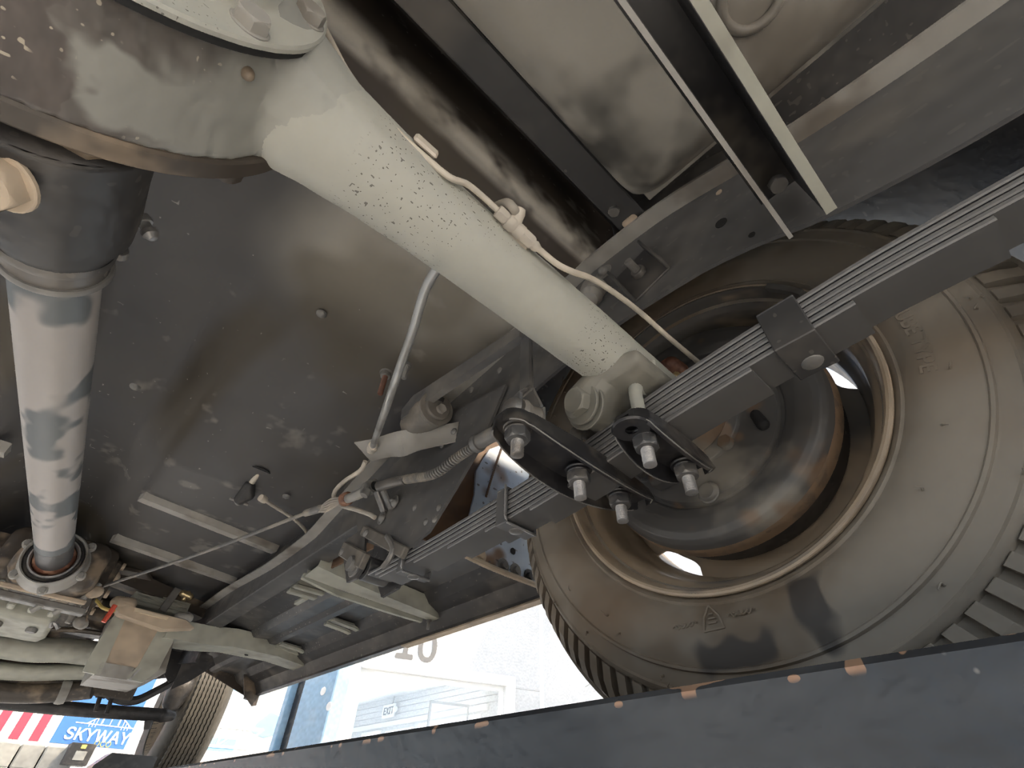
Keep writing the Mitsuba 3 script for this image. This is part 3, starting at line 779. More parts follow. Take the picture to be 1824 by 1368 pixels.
def outrigger(o, pts, w0, w1, h, label, group=None, tab=True):
    """A body bracket of folded sheet: top strip with two legs hanging down, along pts (centre line, z = bottom)."""
    t = thing('body_bracket', label, 'bracket', group)
    p = np.array(pts, float)
    w = np.linspace(w0, w1, len(p)) / 2
    up = [[(-a, 0), (a, 0), (a, 0.003), (-a, 0.003)] for a in w]
    part(t, 'face', sweep(p, np.array(up), up=(0, 0, 1)), 'primer_grey', False)
    for s in (-1, 1):
        part(t, 'leg', sweep(p, np.array([[(s * a - 0.0015, 0), (s * a + 0.0015, 0), (s * a + 0.0015, h), (s * a - 0.0015, h)] for a in w]), up=(0, 0, 1)), 'primer_grey', False)
    return t


t = outrigger(None, [(0.53, 0.885, 0.352), (0.60, 0.880, 0.343), (0.68, 0.872, 0.335), (0.78, 0.862, 0.325), (0.865, 0.855, 0.317)], 0.075, 0.030, 0.04, 'grey tapered body bracket reaching from the spring hanger to the sill')
part(t, 'inner_rib', sweep(np.array([(0.53, 0.935, 0.35), (0.62, 0.935, 0.335), (0.75, 0.91, 0.322), (0.84, 0.895, 0.316)]), [(-0.006, 0), (0.006, 0), (0.006, 0.012), (-0.006, 0.012)], up=(0, 0, 1)), 'primer_grey', False)
part(t, 'bolt', cat(hexa(0.007, 0.006, frame((0.845, 0.868, 0.318), (0, 0, -1))), stud(0.004, 0.02, frame((0.845, 0.868, 0.316), (0, 0, -1)))), 'dull_steel')
t = outrigger(None, [(0.40, 1.60, 0.31), (0.52, 1.62, 0.318), (0.60, 1.63, 0.330), (0.75, 1.64, 0.332), (0.865, 1.65, 0.322)], 0.13, 0.085, 0.05, 'long grey body bracket from the tan box to the sill near the front tire')
part(t, 'hole', disc(0.006, 0.001, frame(V((0.6709, 1.6447, 0.331)) - (0, 0, 0.001), (0, 0, -1)), 0.0002), 'black_hole', False)
t = thing('running_board_bracket', 'short grey T-shaped bracket on the dark floor beside the frame rail', 'bracket')
part(t, 'bar', cat(bx(0.557, 0.632, 1.075, 1.095, 0.362, 0.372, 0.002), bx(0.557, 0.632, 1.035, 1.050, 0.362, 0.372, 0.002)), 'primer_grey', False)
part(t, 'leg', cat(bx(0.602, 0.615, 1.09, 1.15, 0.358, 0.368, 0.002), bx(0.560, 0.632, 1.04, 1.09, 0.372, 0.388, 0.002)), 'primer_grey', False)
for k, (px, lab) in enumerate(((0, 'upper of the two bent grey angle brackets under the outer floor'), (1, 'lower of the two bent grey angle brackets, nearer the front tire'))):
    y0 = (1.19, 1.55)[k]
    t = thing('angle_bracket', lab, 'bracket', 'bent angle brackets')
    for dy, nm in ((0, 'arm'), (0.045, 'arm')):
        part(t, nm, sweep(np.array([(0.735, y0 + dy, 0.358), (0.80, y0 + dy, 0.352), (0.858, y0 + 0.005 + dy, 0.344), (0.868, y0 + 0.02 + dy, 0.335), (0.877, y0 + 0.045 + dy, 0.300)]), [(-0.010, -0.003), (0.010, -0.003), (0.010, 0.003), (-0.010, 0.003)], up=(0, 0, 1)), 'primer_grey', False)
    part(t, 'web', sweep(np.array([(0.735, y0 + 0.022, 0.364), (0.80, y0 + 0.022, 0.360), (0.85, y0 + 0.022, 0.352)]), [(-0.022, 0), (0.022, 0), (0.022, 0.003), (-0.022, 0.003)], up=(0, 0, 1)), 'primer_grey', False)



# ================================================================ rear axle
XA = frame((0, 0, 0.33), (1, 0, 0), (0, 1, 0))
ax = thing('rear_axle', 'grey painted rear axle tube with oily differential housing', 'axle')
prof = [(0, 0.06), (0.052, 0.06), (0.0475, 0.11), (0.0425, 0.14), (0.0388, 0.18), (0.0365, 0.22), (0.0352, 0.27), (0.0345, 0.33), (0.0338, 0.42), (0.0325, 0.52), (0.0315, 0.60), (0.033, 0.638), (0, 0.638)]
fine = np.concatenate([np.linspace(prof[i], prof[i + 1], 12, endpoint=False) for i in range(len(prof) - 1)] + [[prof[-1]]])
part(ax, 'axle_tube', bumpy(lathe(fine, XA, 56), 0.0012, 60), 'axle_grey', True)
part(ax, 'axle_tube', lathe([(r, -h - 0.04) for r, h in prof][::-1], XA, 40), 'axle_grey')
HC = V(-0.022, 0, 0.332)
cyl = lathe([(0, -0.046), (0.118, -0.046), (0.123, -0.043), (0.134, -0.010), (0.136, 0.010), (0.138, 0.029), (0, 0.029)], frame(HC, (0, 1, 0)), 72)
cone = hull([((0.0, -0.006, 0.33), 0.072), ((0.165, 0, 0.33), 0.0335)], 2)
cone2 = hull([((-0.044, -0.006, 0.33), 0.072), ((-0.21, 0, 0.33), 0.0335)], 2)
part(ax, 'differential_housing', bumpy(blend([cyl, cone, cone2], 0.007, 26), 0.0015, 45, 2), 'grime_shade_grey', True)
part(ax, 'flange', lathe([(0.10, 0.026), (0.141, 0.026), (0.1425, 0.028), (0.1425, 0.040), (0.141, 0.042), (0.10, 0.042)], frame(HC + (0, 0, 0.004), (0, 1, 0)), 96), 'oily_brown')
for k in range(10):
    t = 2 * PI * (k + 0.35) / 10
    q = HC + (0.128 * math.cos(t), 0.041, 0.004 + 0.128 * math.sin(t))
    part(ax, 'flange_bolt', hexa(0.011, 0.012, frame(q, (0, 1, 0))), 'oily_brown')
CC = V(-0.018, 0, 0.320)
part(ax, 'cover_gasket', lathe([(0.09, -0.0445), (0.1222, -0.0445), (0.1222, -0.0495), (0.09, -0.0495)], frame(CC, (0, 1, 0)), 96), 'black_hole')
part(ax, 'cover_plate', bumpy(lathe([(0, -0.105), (0.03, -0.104), (0.06, -0.098), (0.082, -0.084), (0.094, -0.064), (0.098, -0.056), (0.102, -0.0535), (0.122, -0.0535), (0.1235, -0.052), (0.1235, -0.0495), (0, -0.0495)], frame(CC, (0, 1, 0)), 96), 0.0012, 60, 5), 'axle_grey', 35)
for k in range(10):
    t = math.radians(-27 + 36 * k)
    q = CC + (0.111 * math.cos(t), -0.0532, 0.111 * math.sin(t))
    M = frame(q, (0, -1, 0), (math.cos(t + 0.3), 0, math.sin(t + 0.3)))
    part(ax, 'cover_bolt', cat(disc(0.0105, 0.0015, M), hexa(0.0095, 0.009, M)), 'oily_grey', False)
part(ax, 'rivet', dome(0.004, 0.003, frame((0.0668, 0.018, 0.2555), (0.35, 0.1, -0.93))), 'axle_grey')
part(ax, 'vent_nub', dome(0.004, 0.006, frame((0.0883, -0.03, 0.2685), (0.5, -0.2, -0.7))), 'oily_brown')
pad = blend([hull([((0.47, 0.0, 0.305), 0.016), ((0.56, 0.0, 0.305), 0.016), ((0.47, 0.035, 0.300), 0.010), ((0.57, 0.035, 0.300), 0.010), ((0.47, -0.03, 0.303), 0.010), ((0.57, -0.03, 0.303), 0.010)]), hull([((0.472, 0.005, 0.31), 0.018), ((0.474, 0.040, 0.288), 0.024), ((0.500, 0.040, 0.292), 0.022)])], 0.005, 10)
part(ax, 'spring_pad', bumpy(pad, 0.0012, 70), 'dusty_axle', True)
B = V(0.462, 0.036, 0.280)
part(ax, 'pad_washer', disc(0.026, 0.004, frame(B + (0.008, 0, 0), (-1, 0.1, -0.25))), 'dusty_axle')
part(ax, 'pad_washer', disc(0.023, 0.004, frame(B + (0.002, 0, 0), (-1, 0.1, -0.25))), 'dusty_axle')
part(ax, 'pad_bolt', hexa(0.0155, 0.012, frame(B - (0.002, 0, 0), (-1, 0.1, -0.25))), 'dusty_axle', False)
part(ax, 'weld_bead', bumpy(tube([(0.478, -0.028, 0.312), (0.480, -0.010, 0.298), (0.483, 0.012, 0.297), (0.486, 0.028, 0.303)], 0.0035, 8), 0.003, 200), 'axle_grey', True)
part(ax, 'weld_bead', bumpy(tube([(0.505, -0.033, 0.325), (0.512, -0.025, 0.305), (0.520, -0.01, 0.297)], 0.003, 8), 0.003, 200), 'axle_grey', True)

# ---- torque tube
A, Bv = V(0.030, 0.276, 0.271), V(0.094, 1.196, 0.345)
td = unit(Bv - A)
TM = frame(A, td, (1, 0, 0))
tt = thing('torque_tube', 'mottled grey torque tube with black front bell, at the left edge', 'torque tube')
part(tt, 'bell', bumpy(lathe([(0.02, -0.230), (0.054, -0.230), (0.052, -0.222), (0.050, -0.212), (0.048, -0.19), (0.047, -0.15), (0.044, -0.128), (0.037, -0.112), (0.0345, -0.10), (0.02, -0.10)], TM, 64), 0.002, 60, 3), 'dark_grime', True)
part(tt, 'collar', lathe([(0.02, -0.112), (0.0355, -0.110), (0.0365, -0.104), (0.0355, -0.098), (0.033, -0.096), (0.0325, -0.078), (0.02, -0.077)], TM, 56), 'frame_black')
part(tt, 'clamp_ring', lathe([(0.027, -0.082), (0.0345, -0.082), (0.0355, -0.080), (0.0355, -0.077), (0.0345, -0.075), (0.027, -0.075)], TM, 56), 'dull_steel')
Lt = np.linalg.norm(Bv - A)
part(tt, 'tube', lathe([(0, -0.09), (0.0285, -0.09)] + [(0.0285 + 0.0005 * t, -0.09 + (Lt + 0.08) * t) for t in np.linspace(0.02, 1, 20)] + [(0, Lt - 0.01)], TM, 48), 'tube_paint', 40)
part(tt, 'sleeve', lathe([(0.02, Lt - 0.12), (0.0292, Lt - 0.12), (0.0298, Lt - 0.115), (0.0298, Lt + 0.02), (0.03, Lt + 0.02)], TM, 48), 'frame_black')
M = frame((0.0539, 0.15, 0.302), (0.75, 0.1, -0.55))
part(tt, 'grease_fitting', cat(hexa(0.0075, 0.006, M), lathe([(0, 0), (0.0045, 0.0), (0.0045, 0.010), (0.006, 0.012), (0.006, 0.016), (0.003, 0.020), (0, 0.021)], M, 16)), 'steel')
M = frame((0.0206, 0.0815, 0.206), (-0.15, -0.1, -1))
part(tt, 'drain_plug', cat(disc(0.019, 0.004, M), hexa(0.0165, 0.014, M)), 'tan_dirt', 25)
for tq in (-0.4, 2.1, 3.9):
    q = TM @ np.array([0.037 * math.cos(tq), 0.037 * math.sin(tq), -0.106, 1])
    part(tt, 'collar_bolt', hexa(0.006, 0.008, frame(q[:3], td)), 'dull_steel')

# ---- transmission end
tr = thing('transmission', 'oily brown transmission tail with ball housing rings at the end of the torque tube', 'transmission')
GM = frame(A + td * (Lt + 0.005), td, (1, 0, 0))
part(tr, 'ball', lathe([(0.029, 0.0), (0.034, 0.010), (0.036, 0.022), (0.035, 0.045), (0, 0.05)], GM, 48), 'rust_red')
part(tr, 'inner_ring', lathe([(0.036, 0.022), (0.0375, 0.008), (0.0395, 0.005), (0.042, 0.008), (0.043, 0.028), (0.036, 0.028)], GM, 56), 'steel')
part(tr, 'dark_ring', lathe([(0.042, 0.024), (0.043, 0.017), (0.047, 0.015), (0.050, 0.018), (0.050, 0.036), (0.042, 0.036)], GM, 56), 'gloss_black')
part(tr, 'outer_flange', lathe([(0.0495, 0.024), (0.0505, 0.010), (0.053, 0.007), (0.0555, 0.011), (0.058, 0.04), (0.062, 0.08), (0.05, 0.10), (0, 0.10)], GM, 56), 'oily_grey')
for k in range(6):
    t = 2 * PI * k / 6 + 0.3
    q = GM @ np.array([0.062 * math.cos(t), 0.062 * math.sin(t), 0.03, 1])
    M = frame(q[:3], -td)
    part(tr, 'flange_ear', disc(0.009, 0.016, frame(q[:3] + td * 0.016, -td)), 'oily_grey')
    part(tr, 'flange_bolt', hexa(0.006, 0.006, M), 'dull_steel')
part(tr, 'gearbox', bumpy(blend([bx(-0.02, 0.21, 1.42, 1.85, 0.345, 0.47, 0.02), bx(0.03, 0.19, 1.27, 1.46, 0.315, 0.42, 0.02)], 0.02, 6), 0.012, 14), 'oily_brown', 30)
part(tr, 'side_cover', bx(0.20, 0.225, 1.46, 1.7, 0.355, 0.45, 0.01), 'oily_brown', 30)
for y, z in ((1.48, 0.367), (1.48, 0.44), (1.58, 0.367), (1.68, 0.367), (1.68, 0.44), (1.58, 0.44)):
    part(tr, 'cover_bolt', hexa(0.010, 0.008, frame((0.225, y, z), (1, 0, 0))), 'tan_dirt')
part(tr, 'pan', blend([bx(-0.20, 0.165, 1.50, 1.75, 0.280, 0.345, 0.012)], 0.03, 2), 'primer_grey', 30)
part(tr, 'pan_rim', bx(-0.22, 0.175, 1.47, 1.49, 0.325, 0.345, 0.004), 'primer_grey', False)
for x in (-0.02, 0.02, 0.06, 0.10, 0.14):
    part(tr, 'pan_fin', bx(x, x + 0.015, 1.455, 1.495, 0.295, 0.345, 0.003), 'primer_grey', False)
for x in (0.06, 0.13):
    part(tr, 'pan_bolt', hexa(0.012, 0.010, frame((x, 1.56, 0.279), (0, 0, -1))), 'dull_steel')

br = thing('brace_bar', 'tan and silver brace bar below the transmission ball housing', 'bar')
part(br, 'bar', bar((-0.30, 1.37, 0.300), (0.2042, 1.38, 0.2939), 0.030, 0.014), 'dull_steel', False)
part(br, 'top_strip', bar((-0.30, 1.352, 0.312), (0.195, 1.352, 0.308), 0.010, 0.010), 'tan_dirt', False)
for q in ((0.1554, 1.36, 0.3311), (0.1956, 1.36, 0.3351)):
    part(br, 'link_rod', tube([V(q), V(q) + V(-0.045, 0.02, -0.055)], 0.006, 8, 0), 'oily_grey')
    part(br, 'link_eye', hull([(q, 0.014), (V(q) + V(0.008, 0.004, 0.004), 0.013)]), 'tan_dirt')
sl = thing('shift_linkage', 'rusty rods and levers of the shift linkage beside the transmission', 'linkage')
part(sl, 'rod', tube([(0.1862, 1.42, 0.2754), (0.1878, 1.42, 0.334), (0.2009, 1.42, 0.3717)], 0.006, 8), 'oily_grey')
part(sl, 'lever', bar((0.2176, 1.44, 0.2862), (0.199, 1.44, 0.3906), 0.022, 0.006), 'oily_brown', False)
part(sl, 'lever', bar((0.219, 1.5, 0.3968), (0.1816, 1.5, 0.4316), 0.03, 0.008), 'oily_brown', False)
part(sl, 'pivot', hull([((0.209, 1.44, 0.2869), 0.014), ((0.2164, 1.46, 0.2873), 0.012)]), 'oily_grey')
part(sl, 'knuckle', hull([((0.2094, 1.5, 0.4244), 0.018), ((0.2256, 1.5, 0.4167), 0.012)]), 'tan_dirt')
part(sl, 'spring_clip', tube([(0.1618, 1.5, 0.2756), (0.1595, 1.5, 0.2853), (0.168, 1.5, 0.2846), (0.1775, 1.5, 0.2763)], 0.005, 6), 'steel')
ca = thing('cross_brace', 'rust-dusted brown crossmember behind the transmission', 'crossmember')
part(ca, 'channel', sweep(np.array([(-0.5, 1.62, 0.45), (-0.2, 1.60, 0.455), (0.17, 1.60, 0.455), (0.32, 1.62, 0.44), (0.5, 1.66, 0.42)]), [(-0.03, -0.02), (0.03, -0.02), (0.03, 0.02), (-0.03, 0.02)], up=(0, 0, 1)), 'oily_brown', 20)
part(ca, 'gusset', bar((0.20, 1.55, 0.45), (0.30, 1.50, 0.44), 0.05, 0.01), 'oily_brown', False)

# engine support pressings, pipe, tie rod
Y0 = 1.95
es = thing('pressed_crossmember', 'light grey pressed front crossmember with two bellied ridges, left of the tan box', 'crossmember')
p1 = [(-0.30, 1.95, 0.315), (-0.10, 1.95, 0.300), (0.06, 1.95, 0.298), (0.16, 1.95, 0.300), (0.24, 1.95, 0.312), (0.36, 1.95, 0.318), (0.485, 1.95, 0.33)]
p2 = [(-0.30, 2.02, 0.262), (-0.10, 2.02, 0.246), (0.06, 2.02, 0.244), (0.18, 2.02, 0.252), (0.28, 2.02, 0.270), (0.38, 2.02, 0.285), (0.485, 2.02, 0.30)]
el = ring(1, 16)
part(es, 'ridge', sweep(smooth_path(p1, 8), el * (0.045, 0.034), up=(0, 0, 1)), 'primer_grey', True)
part(es, 'ridge', sweep(smooth_path(p2, 8), el * (0.045, 0.022), up=(0, 0, 1)), 'primer_grey', True)
part(es, 'seam_strip', tube([(q[0], q[1] - 0.05, q[2] + 0.048) for q in p1[:-1]], 0.007, 8), 'oily_brown')
part(es, 'seam_strip', tube([(q[0], q[1] - 0.04, q[2] + 0.060) for q in p1[:-2]], 0.005, 8), 'oily_grey')
part(es, 'web_plate', bx(-0.48, 0.48, 2.05, 2.06, 0.222, 0.345, 0.004), 'oily_brown', False)
en = thing('engine', 'dark oily underside of the engine behind the light grey crossmember', 'engine')
part(en, 'block', bumpy(blend([bx(-0.25, 0.30, 2.09, 2.3, 0.36, 0.74, 0.03), bx(-0.35, 0.42, 1.90, 2.10, 0.378, 0.46, 0.02)], 0.03, 3), 0.02, 12), 'oily_brown', 40)
part(en, 'oil_pan', blend([bx(-0.15, 0.2, 2.10, 2.3, 0.30, 0.38, 0.02)], 0.03, 3), 'dark_grime', 30)
pp = thing('exhaust_pipe', 'dark brown pipe below the light grey crossmember', 'pipe')
part(pp, 'pipe', tube([(-0.30, 2.05, 0.197), (0.05, 2.05, 0.196), (0.20, 2.05, 0.204), (0.30, 2.05, 0.222), (0.36, 2.03, 0.235)], 0.026, 16), 'oily_brown')
part(pp, 'end_clamp', lathe([(0.02, -0.012), (0.031, -0.012), (0.033, 0), (0.031, 0.012), (0.02, 0.012)], frame((0.29, 2.05, 0.220), (1, 0, 0.15)), 24), 'oily_grey')
tie = thing('tie_rod', 'long dark steering tie rod crossing in front of the striped banner', 'tie rod')
e0, e1 = V((0.0764, 2.2, 0.1907)), V((0.6188, 2.2, 0.211))
part(tie, 'rod', tube([e0, (e0 + e1) / 2 - (0, 0, 0.004), e1], 0.020, 14), 'dark_grime')
part(tie, 'end_joint', hull([(e1, 0.022), (e1 + (0.03, 0.01, 0.002), 0.016)]), 'dark_grime')
part(tie, 'ball_stud', tube([e1 - (0.035, 0, 0.02), e1 - (0.03, 0, 0.045)], [0.014, 0.010], 10, 0), 'dark_grime')
sa = thing('steering_arm', 'dark steering arm and pitman links in front of the front tire', 'steering arm')
q = [(0.3971, 2.15, 0.259), (0.4433, 2.15, 0.2359), (0.5039, 2.15, 0.2357), (0.557, 2.15, 0.2734), (0.6103, 2.15, 0.3203)]
part(sa, 'arm', tube(q, 0.014, 10), 'dark_grime')
part(sa, 'link', bar((0.3993, 2.14, 0.2306), (0.4023, 2.1, 0.2951), 0.030, 0.016), 'dark_grime', False)
part(sa, 'link', bar((0.4555, 2.14, 0.2414), (0.4539, 2.1, 0.3119), 0.022, 0.016), 'dark_grime', False)
part(sa, 'stud', stud(0.007, 0.05, frame((0.3954, 2.12, 0.2375), (0.2, 0, -1))), 'dark_grime')
part(sa, 'stud', stud(0.007, 0.05, frame((0.4294, 2.12, 0.2357), (0.2, 0, -1))), 'dark_grime')
part(sa, 'knuckle', bumpy(hull([((0.6775, 2.4, 0.3286), 0.05), ((0.6693, 2.4, 0.2752), 0.035), ((0.6683, 2.45, 0.3944), 0.045)]), 0.02, 30), 'dark_grime', True)
part(sa, 'bracket_strip', bar((0.4819, 2.05, 0.2877), (0.632, 2.2, 0.345), 0.03, 0.012), 'oily_brown', False)
fl = thing('inner_fender', 'black inner fender apron above the front tire', 'fender')
part(fl, 'apron', plane_prism('x', [(1.72, 0.30), (1.72, 0.38), (2.19, 0.38), (2.19, 0.46), (3.3, 0.75), (3.3, 0.5), (2.7, 0.62), (2.2, 0.36)], 0.55, 0.556), 'dark_grime', False)
part(fl, 'panel', plane_prism('y', [(0.556, 0.25), (0.556, 0.38), (0.64, 0.365), (0.66, 0.34), (0.60, 0.28)], 1.93, 1.935), 'dark_grime', False)
part(fl, 'top', bx(0.55, 0.93, 2.2, 3.6, 0.80, 0.81, 0.004), 'dark_grime', False)
hd = thing('hood', 'black underside of the hood above the engine', 'hood')
part(hd, 'panel', bx(-0.9, 0.545, 2.36, 3.6, 0.86, 0.87, 0.004), 'dark_grime', False)
part(fp, 'firewall', bx(-0.6, 0.495, 2.34, 2.345, 0.476, 0.86, 0.002), 'dark_grime', False)


# ---- battery box hanging on the frame
bt = thing('battery_box', 'hanging box with tan dusty face between two grey side straps', 'box')


def facepoly(pts, y0, y1):
    return plane_prism('y', [(q[0], q[2]) for q in pts], y0, y1)


YB = 1.55
part(bt, 'box', facepoly([(0.281, 1.58, 0.3642), (0.4335, 1.58, 0.3578), (0.4577, 1.58, 0.2348), (0.422, 1.58, 0.2105), (0.3036, 1.58, 0.2103)], 1.565, 1.80), 'oily_grey', 20)
part(bt, 'side_strap', facepoly([(0.274, 1.55, 0.3488), (0.3012, 1.55, 0.3463), (0.3145, 1.55, 0.2043), (0.2761, 1.55, 0.2069), (0.2723, 1.55, 0.2289)], YB, YB + 0.012), 'primer_grey', False)
part(bt, 'face_panel', facepoly([(0.3001, 1.55, 0.3432), (0.3925, 1.55, 0.3283), (0.3851, 1.55, 0.2324), (0.3057, 1.55, 0.2295)], YB + 0.003, YB + 0.014), 'tan_dirt', False)
part(bt, 'lower_panel', facepoly([(0.3026, 1.55, 0.2328), (0.3796, 1.55, 0.2328), (0.3762, 1.55, 0.2037), (0.303, 1.55, 0.2025)], YB, YB + 0.014), 'oily_grey', False, label='dark grey lower end of the box')
part(bt, 'side_strap', facepoly([(0.3898, 1.55, 0.3307), (0.4392, 1.55, 0.3232), (0.4359, 1.55, 0.2354), (0.4138, 1.55, 0.203), (0.3719, 1.55, 0.2069), (0.3851, 1.55, 0.2377)], YB, YB + 0.012), 'primer_grey', False)
part(bt, 'strap_groove', facepoly([(0.3907, 1.55, 0.2346), (0.3951, 1.55, 0.234), (0.3841, 1.55, 0.2036), (0.3792, 1.55, 0.2054)], YB - 0.002, YB), 'steel', False)
part(fl, 'gusset', facepoly([(0.5074, 1.99, 0.3141), (0.4799, 1.99, 0.4708), (0.6266, 1.99, 0.4066), (0.628, 1.99, 0.3518), (0.597, 1.99, 0.3046), (0.552, 1.99, 0.2775)], 1.985, 1.99), 'dark_grime', False)
cl = thing('clamp_bar', 'tan rusty clamp bar across the top of the hanging box', 'bar')
part(cl, 'bar', facepoly([(0.2605, 1.5, 0.3492), (0.2779, 1.5, 0.3562), (0.4361, 1.5, 0.3516), (0.4655, 1.5, 0.3372), (0.3935, 1.5, 0.3191), (0.2769, 1.5, 0.3332)], 1.49, 1.53), 'tan_dirt', False)
part(cl, 'clean_patch', facepoly([(0.3043, 1.488, 0.3527), (0.3919, 1.488, 0.3482), (0.3893, 1.488, 0.3418), (0.3059, 1.488, 0.3444)], 1.484, 1.492), 'pale_tan', False, label='clean yellowish patch')
part(cl, 'end_bolt', cat(hull([((0.2615, 1.5, 0.3595), 0.016), ((0.2882, 1.51, 0.3609), 0.020)])), 'tan_dirt')
part(cl, 'end_bolt', hull([((0.4411, 1.5, 0.3603), 0.012), ((0.4176, 1.51, 0.3585), 0.014)]), 'oily_grey')
ba = thing('battery', 'grey battery case with strap standing behind the clamp bar', 'battery')
part(ba, 'case', facepoly([(0.296, 1.6, 0.4252), (0.4456, 1.6, 0.4238), (0.447, 1.6, 0.3868), (0.2984, 1.6, 0.3926)], 1.60, 1.75), 'primer_grey', False)
for k in range(4):
    z0 = 4 * k
    part(ba, 'ridge', bar((0.302, 1.597, 0.418), (0.4406, 1.597, 0.4154), 0.006, 0.004) if k == 0 else bar(V((0.3018, 1.597, 0.41)) - (0, 0, 0.010 * (k - 1)), V((0.4419, 1.597, 0.4059)) - (0, 0, 0.010 * (k - 1)), 0.006, 0.004), 'primer_grey', False)
part(ba, 'strap', bar((0.38, 1.585, 0.3824), (0.3927, 1.585, 0.4518), 0.022, 0.006, up=(0, 1, 0)), 'dull_steel', False)
part(ba, 'terminal', cat(hull([((0.4097, 1.58, 0.44), 0.010), ((0.4312, 1.58, 0.4355), 0.010)]), hull([((0.4189, 1.58, 0.4275), 0.008), ((0.4219, 1.58, 0.4415), 0.009)])), 'brass')
single('red_cable', 'short bright red cable hanging from the clamp bar end', 'cable', tube([(0.2585, 1.47, 0.3449), (0.2572, 1.47, 0.321), (0.2545, 1.47, 0.3028)], 0.006, 10), 'red_wire')
single('yellow_cable', 'thin dirty yellow wire curling to the clamp bar end', 'cable', tube([(0.2055, 1.5, 0.3599), (0.2203, 1.49, 0.3485), (0.2385, 1.48, 0.3353), (0.2664, 1.48, 0.3335)], 0.004, 8), 'yellow_wire')

# ================================================================ rear wheel
WX0 = 0.735
WM = frame((0, 0, 0.33), (1, 0, 0), (0, 1, 0))     # local z = world +x
half = [(0.198, 0.645), (0.206, 0.641), (0.2095, 0.636), (0.214, 0.632), (0.2165, 0.6335), (0.219, 0.631), (0.226, 0.626), (0.236, 0.6225), (0.248, 0.6215), (0.260, 0.623), (0.268, 0.6255), (0.2715, 0.627), (0.2730, 0.6250), (0.2755, 0.6255), (0.2765, 0.6295), (0.2785, 0.6305), (0.284, 0.6310), (0.291, 0.6335), (0.2935, 0.6325), (0.2955, 0.6345), (0.2985, 0.6385), (0.2995, 0.646), (0.3135, 0.6575), (0.3255, 0.6685), (0.3335, 0.685), (0.3375, 0.70), (0.3395, 0.735)]
prof = half + [(r, 2 * WX0 - x) for r, x in half[:-1][::-1]]
wl = thing('mounted_tire', 'right rear tire and steel rim, dusty brown, seen from the inside', 'tire')
ti = part(wl, 'casing', lathe([(0.19, 0.66)] + prof + [(0.19, 0.81)], WM, 168), 'tire_rubber', 40)


def tread_lug(t, side):
    """One shoulder lug of the tire at angle t, following the shoulder's curve."""
    pts = [(0.300, 0.6385), (0.318, 0.6495), (0.3315, 0.663), (0.339, 0.682)]
    low = [(0.296, 0.6465), (0.311, 0.661), (0.322, 0.674), (0.328, 0.690)]
    sk = [0.0, -0.008, -0.018, -0.034]
    w = 0.040
    v = []
    for k in range(4):
        for (r, x) in (pts[k], low[k]):
            xx = x if side < 0 else 2 * WX0 - x
            for s in (-0.5, 0.5):
                a = t + sk[k] + s * w
                v.append((xx, r * math.cos(a), 0.33 + r * math.sin(a)))
    f = []
    for k in range(3):
        b, c = 4 * k, 4 * k + 4
        f += [(b, b + 1, c + 1), (b, c + 1, c), (b, c, c + 2), (b, c + 2, b + 2), (b + 1, b + 3, c + 3), (b + 1, c + 3, c + 1)]
    f += [(0, 2, 3), (0, 3, 1), (12, 13, 15), (12, 15, 14)]
    m = trimesh.Trimesh(v, f, process=False)
    m.fix_normals()
    return m


for k in range(86):
    part(ti, 'tread_lug', tread_lug(2 * PI * k / 86, -1), 'tire_rubber', False)
for k in range(7):
    x = 0.685 + 0.0167 * k
    part(ti, 'tread_rib', lathe([(0.332, x), (0.3445, x + 0.001), (0.3448, x + 0.0115), (0.332, x + 0.0125)], WM, 120), 'tire_rubber', 30)


def ring_text(txt, h, a0, r0, x, depth=0.0012, bold=True):
    """Raised sidewall lettering running clockwise as seen from inside the car, tops outward."""
    m = meshkit.text_mesh(txt, h, depth, bold)
    v = np.array(m.vertices)
    a = a0 + v[:, 0] / (r0 + h / 2)
    r = r0 + v[:, 1]
    m = trimesh.Trimesh(np.stack([x - v[:, 2], r * np.cos(a), 0.33 + r * np.sin(a)], 1), m.faces, process=False)
    m.fix_normals()
    return m


part(ti, 'lettering', ring_text('TUBE TYPE', 0.0115, math.radians(178.5), 0.2325, 0.6224), 'tire_rubber', False)
q = V(0.6222, 0.030, 0.100)
lo = [Point(0, 0).buffer(0.001)]
tri = Polygon([(-0.010, -0.009), (0.010, -0.009), (0.0075, 0.002), (0, 0.012), (-0.0075, 0.002)]).buffer(0.001)
logo = unary_union([tri.difference(tri.buffer(-0.0016)), sbox(-0.004, -0.004, 0.004, -0.0025), sbox(-0.0035, 0.0, 0.0035, 0.0014), sbox(-0.002, 0.004, 0.002, 0.0052)])
LM = frame(q, (-1, 0, 0), (0, -1, 0))
part(ti, 'emblem', cat([prism(g, 0.0014, LM) for g in getattr(logo, 'geoms', [logo])]), 'tire_rubber', False)
for s in (-1, 1):
    st_ = [tube([q + V(-0.0004, -s * (0.016 + 0.006 * k + 0.003 * j), 0.002 * math.sin(2.1 * j + k)) for j in range(4)], 0.0008, 5) for k in range(4)]
    part(ti, 'script_mark', cat(st_), 'tire_rubber', False)
rh = np.random.default_rng(11)
for k in range(34):
    a, r = rh.uniform(0, 2 * PI), rh.choice([0.245, 0.262, 0.284, 0.2925, 0.252])
    xs_ = np.interp(r, [0.236, 0.248, 0.260, 0.268, 0.284, 0.2925], [0.6225, 0.6215, 0.623, 0.6255, 0.631, 0.633])
    p = V(xs_, r * math.cos(a), 0.33 + r * math.sin(a))
    part(ti, 'vent_whisker', tube([p, p + V(-0.004, rh.uniform(-0.002, 0.002), rh.uniform(-0.002, 0.002)), p + V(-0.006, rh.uniform(-0.005, 0.005), rh.uniform(-0.005, 0.005))], [0.0011, 0.0006], 5, 3), 'tire_rubber')
